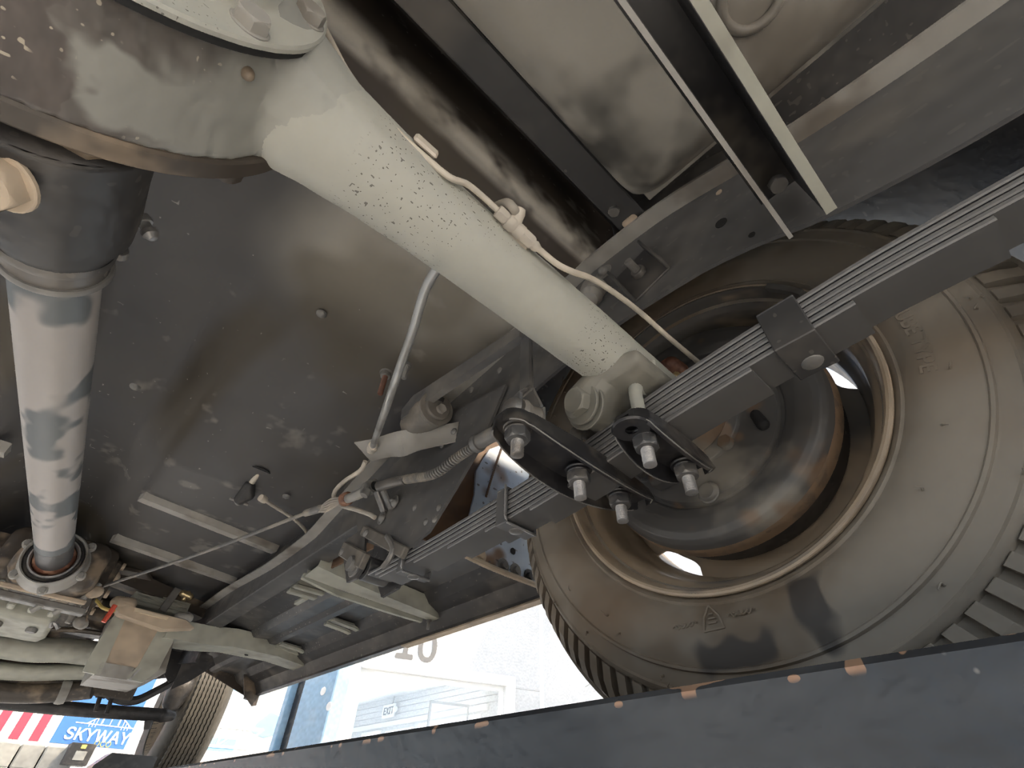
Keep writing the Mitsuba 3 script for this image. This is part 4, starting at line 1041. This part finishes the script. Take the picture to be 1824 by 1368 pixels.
rimp = [(0.2075, 0.639), (0.2085, 0.635), (0.2070, 0.6315), (0.2030, 0.6315), (0.2005, 0.635), (0.1985, 0.642), (0.1960, 0.650), (0.1900, 0.656), (0.1855, 0.662), (0.1830, 0.675), (0.1815, 0.690), (0.1760, 0.697), (0.1700, 0.703), (0.1685, 0.715), (0.1685, 0.755), (0.172, 0.765), (0.184, 0.775), (0.188, 0.81), (0.20, 0.83), (0.208, 0.84)]
rm = part(wl, 'rim', lathe(rimp, WM, 144), 'rim_steel', 50)
part(rm, 'lip_edge', lathe([(0.2078, 0.6345), (0.2088, 0.6325), (0.2078, 0.6308), (0.2055, 0.6312), (0.2060, 0.633)], WM, 144), 'tan_dirt', 60, label='rust-worn outer lip of the rim')
# wheel disc with three slots at its edge
ang = np.linspace(0, 2 * PI, 181)[:-1]
rr_ = np.full(180, 0.1683)
for c in (167.0, 308.0, 60.0):
    dlt = np.abs((np.degrees(ang) - c + 180) % 360 - 180)
    rr_ = np.where(dlt < 11.5, 0.1525 + 0.010 * (dlt / 11.5) ** 4, rr_)
dp = Polygon(np.stack([rr_ * np.cos(ang), rr_ * np.sin(ang)], 1))
dm = plane_prism('x', [(x, y + 0.33) for x, y in dp.exterior.coords[:-1]], 0.716, 0.719)
part(wl, 'wheel_disc', dm, 'rim_steel', 30)
part(wl, 'hub_cap', lathe([(0, 0.80), (0.06, 0.79), (0.09, 0.765), (0.11, 0.735), (0.11, 0.72)], WM, 48), 'rim_steel', 40)
wa = [V(0.6290, 0.201 * math.cos(t), 0.33 + 0.201 * math.sin(t)) for t in np.radians([139, 142, 145, 148, 151, 153])]
part(wl, 'balance_weight', sweep(np.array(wa), [(-0.004, -0.005), (0.003, -0.006), (0.004, 0.005), (-0.003, 0.006)], up=(1, 0, 0)), 'dull_steel', 30)

# ---- brake drum and backing plate
bd = thing('brake_drum', 'round grey brake backing plate with drum, between axle and wheel rim', 'brake')
pl_ = [(0.030, 0.626), (0.052, 0.627), (0.055, 0.632), (0.058, 0.6385), (0.062, 0.640), (0.094, 0.640), (0.1025, 0.6405), (0.1045, 0.6475), (0.1075, 0.6480), (0.1105, 0.6425), (0.124, 0.6375), (0.139, 0.6365), (0.1465, 0.639), (0.1515, 0.645), (0.1545, 0.652), (0.1555, 0.662), (0.1535, 0.666), (0.150, 0.666)]
part(bd, 'backing_plate', bumpy(lathe(np.concatenate([np.linspace(pl_[i], pl_[i + 1], 4, endpoint=False) for i in range(len(pl_) - 1)] + [[pl_[-1]]]), WM, 120), 0.0008, 50, 4), 'drum_plate', 45)
part(bd, 'drum', lathe([(0.10, 0.672), (0.1480, 0.671), (0.1500, 0.674), (0.1500, 0.700), (0.148, 0.712), (0.06, 0.716)], WM, 120), 'dark_grime', 30)
part(bd, 'plate_rim', lathe([(0.1530, 0.650), (0.1552, 0.6535), (0.1562, 0.660), (0.1562, 0.671), (0.1545, 0.673), (0.150, 0.673)], WM, 120), 'rust_tan', 40, label='rusty turned rim of the plate')
for q, r in (((0.637, 0.0041, 0.2328), 0.0115), ((0.64, 0.0801, 0.2913), 0.009)):
    part(bd, 'plug', cat(lathe([(0, 0.006), (r * 0.75, 0.0055), (r * 0.9, 0.004), (r, 0.001), (r * 1.12, 0.0)], frame(V(q), (-1, 0, 0)), 28)), 'drum_plate')
part(bd, 'wheel_cylinder', cat(hexa(0.013, 0.016, frame((0.625, -0.0019, 0.4275), (-0.6, 0.5, -0.6))), hull([((0.62, -0.004, 0.4224), 0.012), ((0.632, -0.0089, 0.4162), 0.011)])), 'rust_red', label='rusty red-brown brake cylinder fitting')
part(bd, 'bleeder', cat(hexa(0.006, 0.008, frame((0.61, -0.0115, 0.3905), (-0.5, 0.3, -0.7)))), 'brass')
part(bd, 'anchor_bracket', blend([bx(0.618, 0.640, 0.026, 0.066, 0.258, 0.276, 0.004)], 0.01, 2), 'drum_plate')
part(bd, 'anchor_bolt', hexa(0.008, 0.008, frame((0.615, 0.0692, 0.2776), (-1, 0, 0))), 'drum_plate', 25)
part(bd, 'axle_flange', lathe([(0.03, 0.600), (0.048, 0.603), (0.052, 0.611), (0.052, 0.626), (0.03, 0.628)], WM, 64), 'drum_plate')
for k in range(4):
    t = PI / 4 + k * PI / 2 + 0.2
    part(bd, 'flange_bolt', hexa(0.009, 0.008, frame((0.626, 0.068 * math.cos(t), 0.33 + 0.068 * math.sin(t)), (-1, 0, 0))), 'drum_plate', 25)
part(bd, 'slot_plug', hull([((0.637, -0.075, 0.30), 0.006), ((0.637, -0.078, 0.285), 0.007)]), 'black_hole')

# ================================================================ leaf spring
SY = [-1.1, -0.60, -0.332, -0.238, -0.168, -0.063, 0.02, 0.068, 0.199, 0.405, 0.48, 0.54]
SZ = [0.262, 0.286, 0.294, 0.2965, 0.294, 0.287, 0.277, 0.270, 0.259, 0.250, 0.249, 0.250]
sp_ = PchipInterpolator(SY, SZ)
NL, TH = 7, 0.0066
ends = [(-1.1, 0.540), (-1.05, 0.515), (-0.80, 0.50), (-0.50, 0.40), (-0.302, 0.318), (-0.209, 0.240), (-0.120, 0.158)]
ls = thing('leaf_spring', 'long black leaf spring of seven stacked leaves crossing in front of the wheel', 'leaf spring')
for k, (a, b) in enumerate(ends):
    ys_ = np.linspace(a, b, 60)
    zs_ = sp_(ys_) - TH * (k + 0.5)
    w = 0.0225 - 0.0002 * (k % 2)
    h = TH / 2 - 0.0009
    cx = 0.5255 + 0.0004 * ((k * 7) % 3 - 1)
    part(ls, 'leaf', sweep(np.stack([np.full(60, cx), ys_, zs_], 1), [(-w, -h + 0.0012), (-w + 0.0012, -h), (w - 0.0012, -h), (w, -h + 0.0012), (w, h - 0.0006), (w - 0.0006, h), (-w + 0.0006, h), (-w, h - 0.0006)], up=(0, 0, 1)), 'leaf_steel', False)


def clip(y, n, L_, zlow, ear, tilt=0.0, mat_='spring_black'):
    """A strap clip round the leaves at y, with a rivet in its inner ear."""
    z1, z0 = float(sp_(y)) + 0.003, float(sp_(y)) - TH * n - 0.0035
    x0, x1 = 0.4995, 0.5515
    c = part(ls, 'clip', cat(bx(x0, x0 + 0.0028, y - L_ / 2, y + L_ / 2, z0, z1, 0.001), bx(x1 - 0.0028, x1, y - L_ / 2, y + L_ / 2, z0, z1, 0.001), bx(x0, x1, y - L_ / 2, y + L_ / 2, z0 - 0.0006, z0 + 0.0022, 0.001), bx(x0, x1, y - L_ / 2, y + L_ / 2, z1 - 0.0005, z1 + 0.0022, 0.001)), mat_, False)
    part(c, 'rivet', lathe([(0, 0.0028), (0.006, 0.0026), (0.0085, 0.0015), (0.0095, 0)], frame((0.5255 + ear, y, z0), (0, 0, -1)), 24), 'dull_steel')
    return c


clip(-0.160, 6, 0.034, 0, 0.010, mat_='frame_black')
clip(0.205, 6, 0.020, 0, 0.0)
clip(0.432, 4, 0.016, 0, 0.0)
part(ls, 'edge_wire', tube([(0.4985, 0.197, 0.266), (0.4985, 0.196, 0.2225), (0.502, 0.196, 0.2155), (0.551, 0.196, 0.2150)], 0.0014, 8, 0), 'steel')
part(ls, 'edge_wire', tube([(0.4985, 0.426, 0.254), (0.4985, 0.426, 0.226), (0.502, 0.426, 0.2195), (0.551, 0.426, 0.2185)], 0.0014, 8, 0), 'steel')
part(ls, 'spring_eye', lathe([(0.010, -0.0225), (0.019, -0.0225), (0.020, -0.021), (0.020, 0.021), (0.019, 0.0225), (0.010, 0.0225)], frame((0.5255, 0.560, 0.262), (1, 0, 0)), 32), 'spring_black')
hg = thing('spring_hanger', 'worn black hanger bracket holding the front eye of the leaf spring', 'bracket')
part(hg, 'side_plate', plane_prism('x', [(0.528, 0.250), (0.545, 0.236), (0.578, 0.238), (0.615, 0.285), (0.63, 0.33), (0.56, 0.33)], 0.487, 0.491), 'frame_black', False)
part(hg, 'side_plate', plane_prism('x', [(0.50, 0.275), (0.53, 0.235), (0.58, 0.232), (0.64, 0.30), (0.66, 0.36), (0.54, 0.36)], 0.556, 0.561), 'frame_black', False)
part(hg, 'washer', disc(0.020, 0.004, frame((0.488, 0.560, 0.262), (-1, 0, 0))), 'dull_steel')
part(hg, 'pin_bolt', hexa(0.013, 0.010, frame((0.484, 0.560, 0.262), (-1, 0, 0))), 'dull_steel', 25)
part(hg, 'flange_edge', tube([(0.486, 0.4658, 0.2816), (0.486, 0.439, 0.2547), (0.486, 0.4423, 0.2382), (0.486, 0.4563, 0.2294)], 0.005, 8), 'dull_steel')
part(hg, 'foot_plate', bar((0.485, 0.6253, 0.3092), (0.485, 0.5231, 0.257), 0.012, 0.026), 'dusty_iron', False)
part(hg, 'foot_plate', bar((0.49, 0.5702, 0.328), (0.49, 0.4051, 0.2369), 0.010, 0.018), 'dusty_iron', False)
part(hg, 'rivet', dome(0.008, 0.006, frame((0.482, 0.6141, 0.2996), (-1, 0, 0))), 'dull_steel')
part(hg, 'rivet', dome(0.007, 0.005, frame((0.484, 0.544, 0.3119), (-1, 0, 0))), 'dull_steel')

# ---- spring plates and U-bolts


def spring_plate(y, x0, x1, hw0, hw1, z, name_label, nut_xs):
    t = thing('spring_plate', name_label, 'plate')
    n = 40
    u_ = (1 - np.cos(np.linspace(0, PI, n))) / 2
    xs_ = x0 + (x1 - x0) * u_
    hw = hw0 + (hw1 - hw0) * np.sin(PI * np.clip(u_ * 0.9 + 0.08, 0, 1)) ** 0.8
    ed = np.minimum(xs_ - x0, x1 - xs_) + 0.0012
    hw = np.minimum(hw, np.where(ed < 0.019, np.sqrt(np.maximum(0.019 ** 2 - (0.019 - np.minimum(ed, 0.019)) ** 2, 1e-7)), 1))
    zz_ = z + 0.012 * (2 * u_ - 1) ** 2 * 0.4
    pl2 = np.stack([xs_, np.full(n, y), zz_], 1)
    part(t, 'web', sweep(pl2, np.array([[(-a, 0), (a, 0), (a, 0.004), (-a, 0.004)] for a in hw]), up=(0, 0, 1)), 'gloss_black', 20)
    for s in (-1, 1):
        hh = 0.004 + 0.016 * np.sin(PI * np.clip(u_, 0.06, 0.96)) ** 0.6
        sec_ = np.array([[(s * a - 0.002, -h), (s * a + 0.0025 + s * 0.003, -h), (s * a + 0.002, 0.004), (s * a - 0.002, 0.004)] for a, h in zip(hw, hh)])
        part(t, 'flange', sweep(pl2, sec_, up=(0, 0, 1)), 'gloss_black', 20)
        part(t, 'edge_glint', tube(np.stack([xs_[2:-2], y + s * (hw + 0.0022)[2:-2], (zz_ - hh)[2:-2]], 1), 0.0009, 6, 0), 'dull_steel')  # thin pale bead that imitates the highlight on the flange edge
    return t


pa = spring_plate(0.072, 0.380, 0.605, 0.013, 0.027, 0.232, 'long curved black spring plate under the leaves, carrying the shock link', ())
pb = spring_plate(-0.012, 0.462, 0.590, 0.013, 0.021, 0.230, 'short curved black spring plate under the leaves, nearer the tire', ())
part(pb, 'rounded_end', lathe([(0.006, 0), (0.017, 0), (0.0185, 0.002), (0.017, 0.004), (0.006, 0.004)], frame((0.470, -0.012, 0.222), (0, 0, 1)), 28), 'gloss_black')


def nut_stack(parent, x, y, z, tail, washer=True):
    D = (0.0, 0.0, -1)
    if washer:
        part(parent, 'washer', cat(disc(0.0145, 0.003, frame((x, y, z), D)), disc(0.0125, 0.003, frame((x, y, z - 0.003), D))), 'gloss_black')
    part(parent, 'nut', hexa(0.0125, 0.0115, frame((x, y, z - 0.005), D, (1, 0.4, 0))), 'nut_black', False)
    return stud(0.0064, tail, frame((x, y, z - 0.015), D))


for y, zt, lab in ((0.072, 0.282, 'U-bolt over the leaf spring at the long spring plate'), (-0.012, 0.294, 'U-bolt over the leaf spring at the short spring plate, beside the axle tube')):
    ub = thing('u_bolt', lab, 'bolt')
    xa, xb = (0.491, 0.560)
    zb = 0.2285
    pth = [(xa, y, zb), (xa, y, zt - 0.012), (xa + 0.004, y, zt - 0.002), (xa + 0.014, y, zt + 0.003), (xb - 0.014, y, zt + 0.003), (xb - 0.004, y, zt - 0.002), (xb, y, zt - 0.012), (xb, y, zb)]
    part(ub, 'rod', tube(pth, 0.0068, 14, 5, up=None), 'dull_steel' if y > 0 else 'axle_grey')
    for x in (xa, xb):
        s_ = nut_stack(ub, x, y, zb - 0.001, 0.020)
        part(ub, 'threaded_end', s_, 'steel', 40)

# ================================================================ lever shock absorber
sk = thing('shock_absorber', 'dusty lever shock absorber with long arm and link, bolted to the frame rail', 'shock absorber')
SB = V(0.458, 0.335, 0.452)
SM = frame(SB, (-0.1, -1, -0.15), (1, 0, 0))
part(sk, 'body', bumpy(blend([lathe([(0, -0.085), (0.026, -0.085), (0.029, -0.075), (0.029, -0.006), (0.027, 0.0), (0, 0.0)], SM, 40), bx(0.470, 0.500, 0.35, 0.42, 0.43, 0.475, 0.006)], 0.006, 6), 0.002, 60), 'dusty_iron', True)
part(sk, 'end_cap', lathe([(0, 0.010), (0.020, 0.010), (0.0225, 0.008), (0.0225, 0.004), (0.030, 0.003), (0.031, 0.0), (0.030, -0.005), (0, -0.005)], SM, 40), 'dusty_iron')
part(sk, 'cap_slot', at(bx(-0.006, 0.006, 0.010, 0.020, 0.004, 0.0108, 0.001), SM), 'dark_grime', False)
part(sk, 'cap_nut', hexa(0.009, 0.006, SM @ frame((0.004, -0.004, 0.010), (0, 0, 1))), 'oily_grey', 25)
a0, a1 = V((0.44, 0.3803, 0.4765)), V((0.44, 0.106, 0.438))
part(sk, 'arm', cat(sweep(np.array([a0 + (0, 0.03, -0.006), a0, a0 + (a1 - a0) * 0.1, a0 + (a1 - a0) * 0.5, a1]), np.array([[(-0.006, -h), (0.006, -h), (0.006, h), (-0.006, h)] for h in (0.013, 0.020, 0.018, 0.014, 0.011)]), up=(0, 0, 1))), 'spring_black', 20)
part(sk, 'pivot_boss', lathe([(0, 0), (0.016, 0), (0.018, 0.003), (0.018, 0.020), (0, 0.022)], frame(a0 + (0.004, 0, -0.004), (1, 0, 0)), 28), 'oily_grey')
lk0, lk1 = V((0.446, 0.1056, 0.4426)), V((0.432, 0.0901, 0.3086))
part(sk, 'link', bar(lk0, lk1, 0.007, 0.020, up=(0, 1, 0)), 'spring_black', False)
fk = V((0.42, 0.0781, 0.2677))
part(sk, 'fork', cat(bar(lk1 + (-0.002, 0, 0.004), fk + (-0.017, 0.0, 0.010), 0.020, 0.004, up=(1, 0, 0)), bar(lk1 + (0.002, 0, 0.004), fk + (0.017, 0, 0.010), 0.020, 0.004, up=(1, 0, 0)), bar(fk + (-0.017, 0, 0.012), fk + (-0.017, 0, -0.022), 0.024, 0.004, up=(1, 0, 0)), bar(fk + (0.017, 0, 0.012), fk + (0.017, 0, -0.022), 0.024, 0.004, up=(1, 0, 0))), 'spring_black', False)
part(sk, 'bushing', lathe([(0, -0.014), (0.014, -0.014), (0.016, -0.009), (0.0135, 0), (0.016, 0.009), (0.014, 0.014), (0, 0.014)], frame(fk + (0, 0, -0.006), (1, 0, 0)), 28), 'oily_grey')
part(sk, 'pin_head', lathe([(0, 0.010), (0.006, 0.0095), (0.011, 0.006), (0.013, 0.0)], frame(fk + (-0.018, 0, -0.006), (-1, 0, 0)), 28), 'dull_steel')
part(sk, 'eye_stem', tube([fk + (0, 0, -0.014), (0.400, 0.070, 0.232)], 0.012, 14, 0), 'dusty_iron')
s_ = nut_stack(sk, 0.3985, 0.067, 0.230, 0.018)
part(sk, 'threaded_end', s_, 'steel', 40)

# ================================================================ brake pipes
bl = thing('brake_line', 'tan brake pipe running along the top of the axle tube to the wheel', 'brake pipe')
lp = [(0.0651, -0.03, 0.4442), (0.0815, -0.032, 0.4174), (0.1024, -0.034, 0.3868), (0.1235, -0.036, 0.3575), (0.1451, -0.037, 0.3406), (0.1691, -0.037, 0.3318), (0.1941, -0.037, 0.3298), (0.2211, -0.04, 0.3243), (0.2368, -0.042, 0.3324), (0.2547, -0.042, 0.3345), (0.2724, -0.042, 0.3332)]
part(bl, 'pipe', tube(lp, 0.0027, 12), 'tan_pipe')
lp2 = [(0.3046, -0.042, 0.3294), (0.3383, -0.042, 0.3295), (0.3581, -0.045, 0.3316), (0.3904, -0.047, 0.3489), (0.4267, -0.048, 0.3594), (0.473, -0.048, 0.3685), (0.5229, -0.05, 0.3653), (0.5788, -0.052, 0.3653), (0.5991, -0.055, 0.36)]
part(bl, 'pipe', tube(lp2, 0.0030, 12), 'tan_pipe')
m0 = V((0.1947, -0.037, 0.3378))
part(bl, 'clip', cat(bar(m0 + (-0.010, -0.004, 0.001), m0 + (0.012, -0.004, 0.0), 0.004, 0.012, up=(0, 0, 1)), bar(m0 + (-0.002, -0.003, 0.004), m0 + (0.0, 0.010, -0.004), 0.010, 0.002)), 'tan_pipe', False)
tf_ = thing('tee_fitting', 'dusty tan brake tee fitting on the axle tube where the pipes meet', 'fitting')
f0, f1 = V((0.2718, -0.042, 0.3324)), V((0.3073, -0.042, 0.329))
fd = unit(f1 - f0)
part(tf_, 'nut', hexa(0.0062, 0.011, frame(f0 - fd * 0.002, fd)), 'tan_pipe', False)
part(tf_, 'block', cat(lathe([(0, 0.009), (0.006, 0.009), (0.0072, 0.011), (0.0072, 0.016), (0.0058, 0.019), (0.0066, 0.022), (0.0066, 0.027), (0, 0.027)], frame(f0, fd), 20), lathe([(0, 0), (0.006, 0), (0.006, 0.012), (0.0048, 0.016), (0, 0.017)], frame(f0 + fd * 0.017, (-0.2, -0.75, 0.6)), 18)), 'tan_pipe')
part(tf_, 'nut', hexa(0.0066, 0.013, frame(f0 + fd * 0.027, fd)), 'tan_pipe', False)
part(tf_, 'collar', lathe([(0, 0), (0.0042, 0), (0.0050, 0.003), (0.0042, 0.006), (0.0028, 0.008)], frame(f0 + fd * 0.040, fd), 18), 'tan_pipe')
part(tf_, 'mount_tab', bar(f0 + fd * 0.008 + (0, 0.010, -0.004), f0 + fd * 0.040 + (0, 0.010, -0.004), 0.003, 0.014, up=(0, 0.6, -0.8)), 'tan_pipe', False)
bh = thing('brake_hose', 'short grey hose curling over the axle tube into the tee fitting', 'hose')
part(bh, 'hose', tube([f0 + fd * 0.016 + (0, -0.006, 0.008), (0.2796, -0.052, 0.3345), (0.2734, -0.05, 0.3391), (0.2739, -0.035, 0.3562), (0.2809, -0.01, 0.3919), (0.2949, 0.03, 0.4511)], 0.0042, 12), 'cable_grey')

sv = thing('silver_brake_pipe', 'silver brake pipe rising from the twisted bracket behind the axle tube', 'brake pipe')
s0 = V((0.425, 0.4753, 0.4246))
part(sv, 'pipe', tube([s0, (0.3411, 0.2537, 0.3404), (0.3189, 0.1922, 0.3466), (0.2985, 0.1347, 0.3483), (0.2792, 0.0847, 0.3578), (0.2722, 0.0478, 0.3558), (0.2717, 0.0341, 0.3597)], 0.0052, 12), 'silver_pipe')
sd = unit(V((0.3411, 0.2537, 0.3404)) - s0)
part(sv, 'flare_nut', cat(hexa(0.009, 0.009, frame(s0 - sd * 0.004, sd)), lathe([(0.004, 0.008), (0.0085, 0.009), (0.0085, 0.016), (0.0065, 0.018), (0.0085, 0.022), (0.007, 0.027), (0.004, 0.027)], frame(s0, sd), 24)), 'tan_pipe', 25)
tb = thing('twisted_bracket', 'grey twisted strap bracket riveted to the frame rail', 'bracket')
r0_, r1_ = V((0.492, 0.3136, 0.4106)), V((0.425, 0.4909, 0.4289))
n = 90
u_ = np.linspace(0, 1, n)
cen = r0_[None] + (r1_ - r0_)[None] * u_[:, None]
cen = np.vstack([cen, (r1_ + (r1_ - r0_) * 0.06)[None]])
tw = np.r_[sstep(0.35, 0.85, u_), 1] * math.radians(78)
td_ = unit(r1_ - r0_)
n0 = unit(V(-1, 0, 0) - td_ * (V(-1, 0, 0) @ td_))
w0 = np.cross(td_, n0)
rows, hwid = [], np.r_[np.interp(u_, [0, 1], [0.019, 0.024]), 0.025]
for c, t_, h_ in zip(cen, tw, hwid):
    wv, nv = w0 * math.cos(t_) + n0 * math.sin(t_), n0 * math.cos(t_) - w0 * math.sin(t_)
    rows.append([c - wv * h_ - nv * 0.0012, c + wv * h_ - nv * 0.0012, c + wv * h_ + nv * 0.0012, c - wv * h_ + nv * 0.0012])
vv = np.array(rows).reshape(-1, 3)
ff = []
for i in range(len(rows) - 1):
    for j in range(4):
        a, b, c, d_ = i * 4 + j, i * 4 + (j + 1) % 4, (i + 1) * 4 + (j + 1) % 4, (i + 1) * 4 + j
        ff += [(a, b, c), (a, c, d_)]
e_ = (len(rows) - 1) * 4
ff += [(0, 2, 1), (0, 3, 2), (e_, e_ + 1, e_ + 2), (e_, e_ + 2, e_ + 3)]
m = trimesh.Trimesh(vv, ff, process=False)
m.fix_normals()
part(tb, 'strap', m, 'oily_grey', 50)
for q in ((0.489, 0.3188, 0.4118), (0.489, 0.3483, 0.4003)):
    part(tb, 'rivet', dome(0.006, 0.005, frame(q, (-1, 0, 0))), 'dull_steel')
fb = thing('fuel_line', 'thin tan pipe looping below the twisted bracket to the frame rail', 'pipe')
part(fb, 'pipe', tube([(0.428, 0.4948, 0.4096), (0.432, 0.5163, 0.4027), (0.44, 0.5976, 0.4211), (0.445, 0.6474, 0.4234), (0.45, 0.6562, 0.4103), (0.458, 0.6283, 0.388), (0.468, 0.5743, 0.362), (0.48, 0.5412, 0.3453), (0.486, 0.5282, 0.3363)], 0.0042, 12), 'tan_pipe')

# ================================================================ parking brake cables
pc = thing('parking_brake_cable', 'parking brake cable in a wound steel conduit, clipped to the frame rail', 'cable')
cp = [(0.47, 0.1635, 0.3137), (0.47, 0.1916, 0.3253), (0.47, 0.2271, 0.329), (0.47, 0.271, 0.3292), (0.468, 0.3073, 0.3234), (0.466, 0.3331, 0.3256), (0.464, 0.3792, 0.3402), (0.462, 0.4306, 0.3567), (0.46, 0.4763, 0.3692)]
part(pc, 'end_sleeve', tube([(0.48, 0.1534, 0.3189), (0.472, 0.1659, 0.3188), (0.47, 0.1919, 0.3282), (0.47, 0.2262, 0.3314)], 0.0105, 16), 'cable_grey')
part(pc, 'sleeve_collar', lathe([(0.006, -0.004), (0.0125, -0.003), (0.013, 0.0), (0.0125, 0.006), (0.006, 0.007)], frame((0.47, 0.2249, 0.3307), V((0.47, 0.226, 0.3304)) - V((0.47, 0.1918, 0.3272))), 24), 'dull_steel')
part(pc, 'conduit', tube(cp[2:], 0.0050, 10), 'cable_grey')
part(pc, 'wire_winding', coil(cp[2:8], 0.0062, 0.0017, 0.0052, 6), 'cable_grey', True)
part(pc, 'rubber_boot', tube([(0.463, 0.3998, 0.3448), (0.461, 0.4378, 0.3573), (0.459, 0.4814, 0.3676)], [0.0068, 0.0085, 0.0092], 14), 'frame_black')
part(pc, 'rod', tube([(0.455, 0.5187, 0.3772), (0.45, 0.5366, 0.3713), (0.447, 0.5796, 0.3773)], 0.0085, 14), 'oily_grey')
part(pc, 'boot_rings', cat(lathe([(0.006, -0.010), (0.0120, -0.008), (0.0125, -0.005), (0.0095, -0.003), (0.0125, 0.0), (0.0095, 0.003), (0.0120, 0.006), (0.006, 0.009)], frame((0.447, 0.5851, 0.3795), V((0.44, 0.6073, 0.3809)) - V((0.455, 0.5187, 0.3772))), 20)), 'rust_red')
part(pc, 'frayed_strands', cat([tube([V((0.446, 0.605, 0.3835)) + (0, 0, 0.003 * s), V((0.44, 0.6456, 0.3876)) + (0, 0, 0.006 * s), V((0.436, 0.6844, 0.3901)) + (0, 0, 0.001 * s)], 0.0022, 6) for s in (-2, -1, 0, 1, 2)] + [tube([(0.44, 0.6313, 0.3832), (0.436, 0.6408, 0.3679)], 0.0012, 5, 0)]), 'tan_pipe')
part(pc, 'adjuster', hull([((0.437, 0.6778, 0.3916), 0.008), ((0.43, 0.7314, 0.3993), 0.007)]), 'cable_grey')
q0 = V((0.43, 0.7314, 0.3993))
part(pc, 'rod', tube([q0, q0 * 0.55 + V((0.2119, 1.4438, 0.375)) * 0.45 + V(0, 0, -0.006), (0.2119, 1.4438, 0.375), (0.1981, 1.4965, 0.37)], 0.0038, 10), 'cable_grey')
cc_ = thing('cable_clamp', 'ribbed grey cable clamp bolted to the frame rail', 'clamp')
part(cc_, 'saddle', lathe([(0.008, -0.010), (0.0125, -0.010), (0.0135, 0.0), (0.0125, 0.010), (0.008, 0.010)], frame((0.457, 0.5103, 0.3768), V((0.45, 0.5366, 0.3713)) - V((0.46, 0.4763, 0.3692))), 28), 'dull_steel')
part(cc_, 'bolt', cat(hexa(0.0075, 0.012, frame((0.442, 0.4854, 0.3545), (-0.3, 0.1, -1))), disc(0.006, 0.02, frame((0.442, 0.4995, 0.3725), (0, 0, -1)))), 'dull_steel', 25)
for k, (pa_, pb_) in enumerate((((0.462, 0.4972, 0.3667), (0.488, 0.5024, 0.3382)), ((0.466, 0.4803, 0.3635), (0.488, 0.4748, 0.332)))):
    part(cc_, 'leg', bar(pa_, pb_, 0.011, 0.008), 'dull_steel', False)
part(cc_, 'foot', cat(bar((0.487, 0.4849, 0.3438), (0.488, 0.4657, 0.3452), 0.020, 0.006), disc(0.012, 0.004, frame((0.49, 0.4724, 0.3455), (-1, 0, 0)))), 'dull_steel', False)
part(cc_, 'foot_bolt', dome(0.007, 0.006, frame((0.486, 0.466, 0.3403), (-1, 0, 0))), 'dull_steel')
part(cc_, 'foot_bolt', cat(disc(0.012, 0.003, frame((0.492, 0.5118, 0.3315), (-1, 0, 0))), dome(0.007, 0.007, frame((0.489, 0.5054, 0.3281), (-1, 0, 0)))), 'dull_steel')

bv = thing('brake_valve', 'small dark valve fitting hanging from a hole in the floor pan', 'valve')
v0, v1 = V((0.3322, 0.8313, 0.49)), V((0.3311, 0.8824, 0.45))
vd = unit(v1 - v0)
part(bv, 'stem', tube([v0 - vd * 0.02, v0 + vd * 0.03], 0.006, 12, 0), 'tan_pipe')
part(bv, 'body', bumpy(hull([(v0 + vd * 0.03, 0.011), (v0 + vd * 0.062, 0.013), (v0 + vd * 0.045 + (0.012, 0, -0.004), 0.009)]), 0.004, 90), 'dark_grime', True)
part(bv, 'terminal', cat(hexa(0.008, 0.008, frame(v0 + vd * 0.068, vd)), tube([v0 + vd * 0.07 + (-0.02, 0, 0), v0 + vd * 0.07 + (0.02, 0, 0)], 0.003, 6, 0)), 'dull_steel')
part(bv, 'pipe_nut', hexa(0.008, 0.016, frame((0.3579, 0.8342, 0.447), V((0.3989, 0.859, 0.45)) - V((0.3579, 0.8342, 0.447)))), 'tan_pipe', 25)
part(bv, 'pipe', tube([(0.3606, 0.8349, 0.447), (0.3989, 0.859, 0.45), (0.4481, 0.8845, 0.452), (0.4933, 0.918, 0.452), (0.5262, 0.958, 0.448), (0.5556, 1.0087, 0.44)], 0.0040, 10), 'tan_pipe')
single('floor_hole', 'dark oval hole in the floor pan around the valve stem', 'hole', disc(0.022, 0.002, frame(v0 - vd * 0.012, (0, 0.2, -1))), 'black_hole')

# ================================================================ front wheel
FW = thing('mounted_tire', 'right front tire with zigzag ribbed tread, at the lower left', 'tire')
FM = frame((0.800, 2.70, 0.33), (1, -0.04, 0.0), (0, 1, 0))
fprof = [(0.20, -0.06), (0.21, -0.085), (0.25, -0.098), (0.29, -0.094), (0.318, -0.082), (0.330, -0.070), (0.336, -0.058), (0.336, 0.058), (0.330, 0.070), (0.318, 0.082), (0.29, 0.094), (0.25, 0.098), (0.21, 0.085), (0.20, 0.06)]
ft = part(FW, 'casing', lathe(fprof, FM, 120), 'tire_dark', 40)
for k in range(8):
    h0 = -0.060 + 0.0152 * k
    nseg = 400
    a = np.arange(nseg) * 2 * PI / nseg
    zig = 0.0011 * np.where(np.arange(nseg) % 4 < 2, 1, -1)
    rows = []
    for (r, dh) in ((0.334, 0.0), (0.342, 0.001), (0.342, 0.0110), (0.334, 0.0120)):
        rows.append(np.stack([r * np.cos(a), r * np.sin(a), h0 + dh + zig], 1))
    v = np.stack(rows, 1).reshape(-1, 3)
    i, j = np.meshgrid(np.arange(nseg), np.arange(3), indexing='ij')
    b = ((i + 1) % nseg) * 4 + j
    a_ = i * 4 + j
    f = np.stack([a_, b, b + 1, a_, b + 1, a_ + 1], -1).reshape(-1, 3)
    part(ft, 'tread_rib', at(trimesh.Trimesh(v, f, process=False), FM), 'tire_dark', False)
part(FW, 'wheel_disc', lathe([(0, -0.02), (0.10, -0.03), (0.17, -0.01), (0.20, -0.06), (0.208, -0.08)], FM, 64), 'rim_steel')
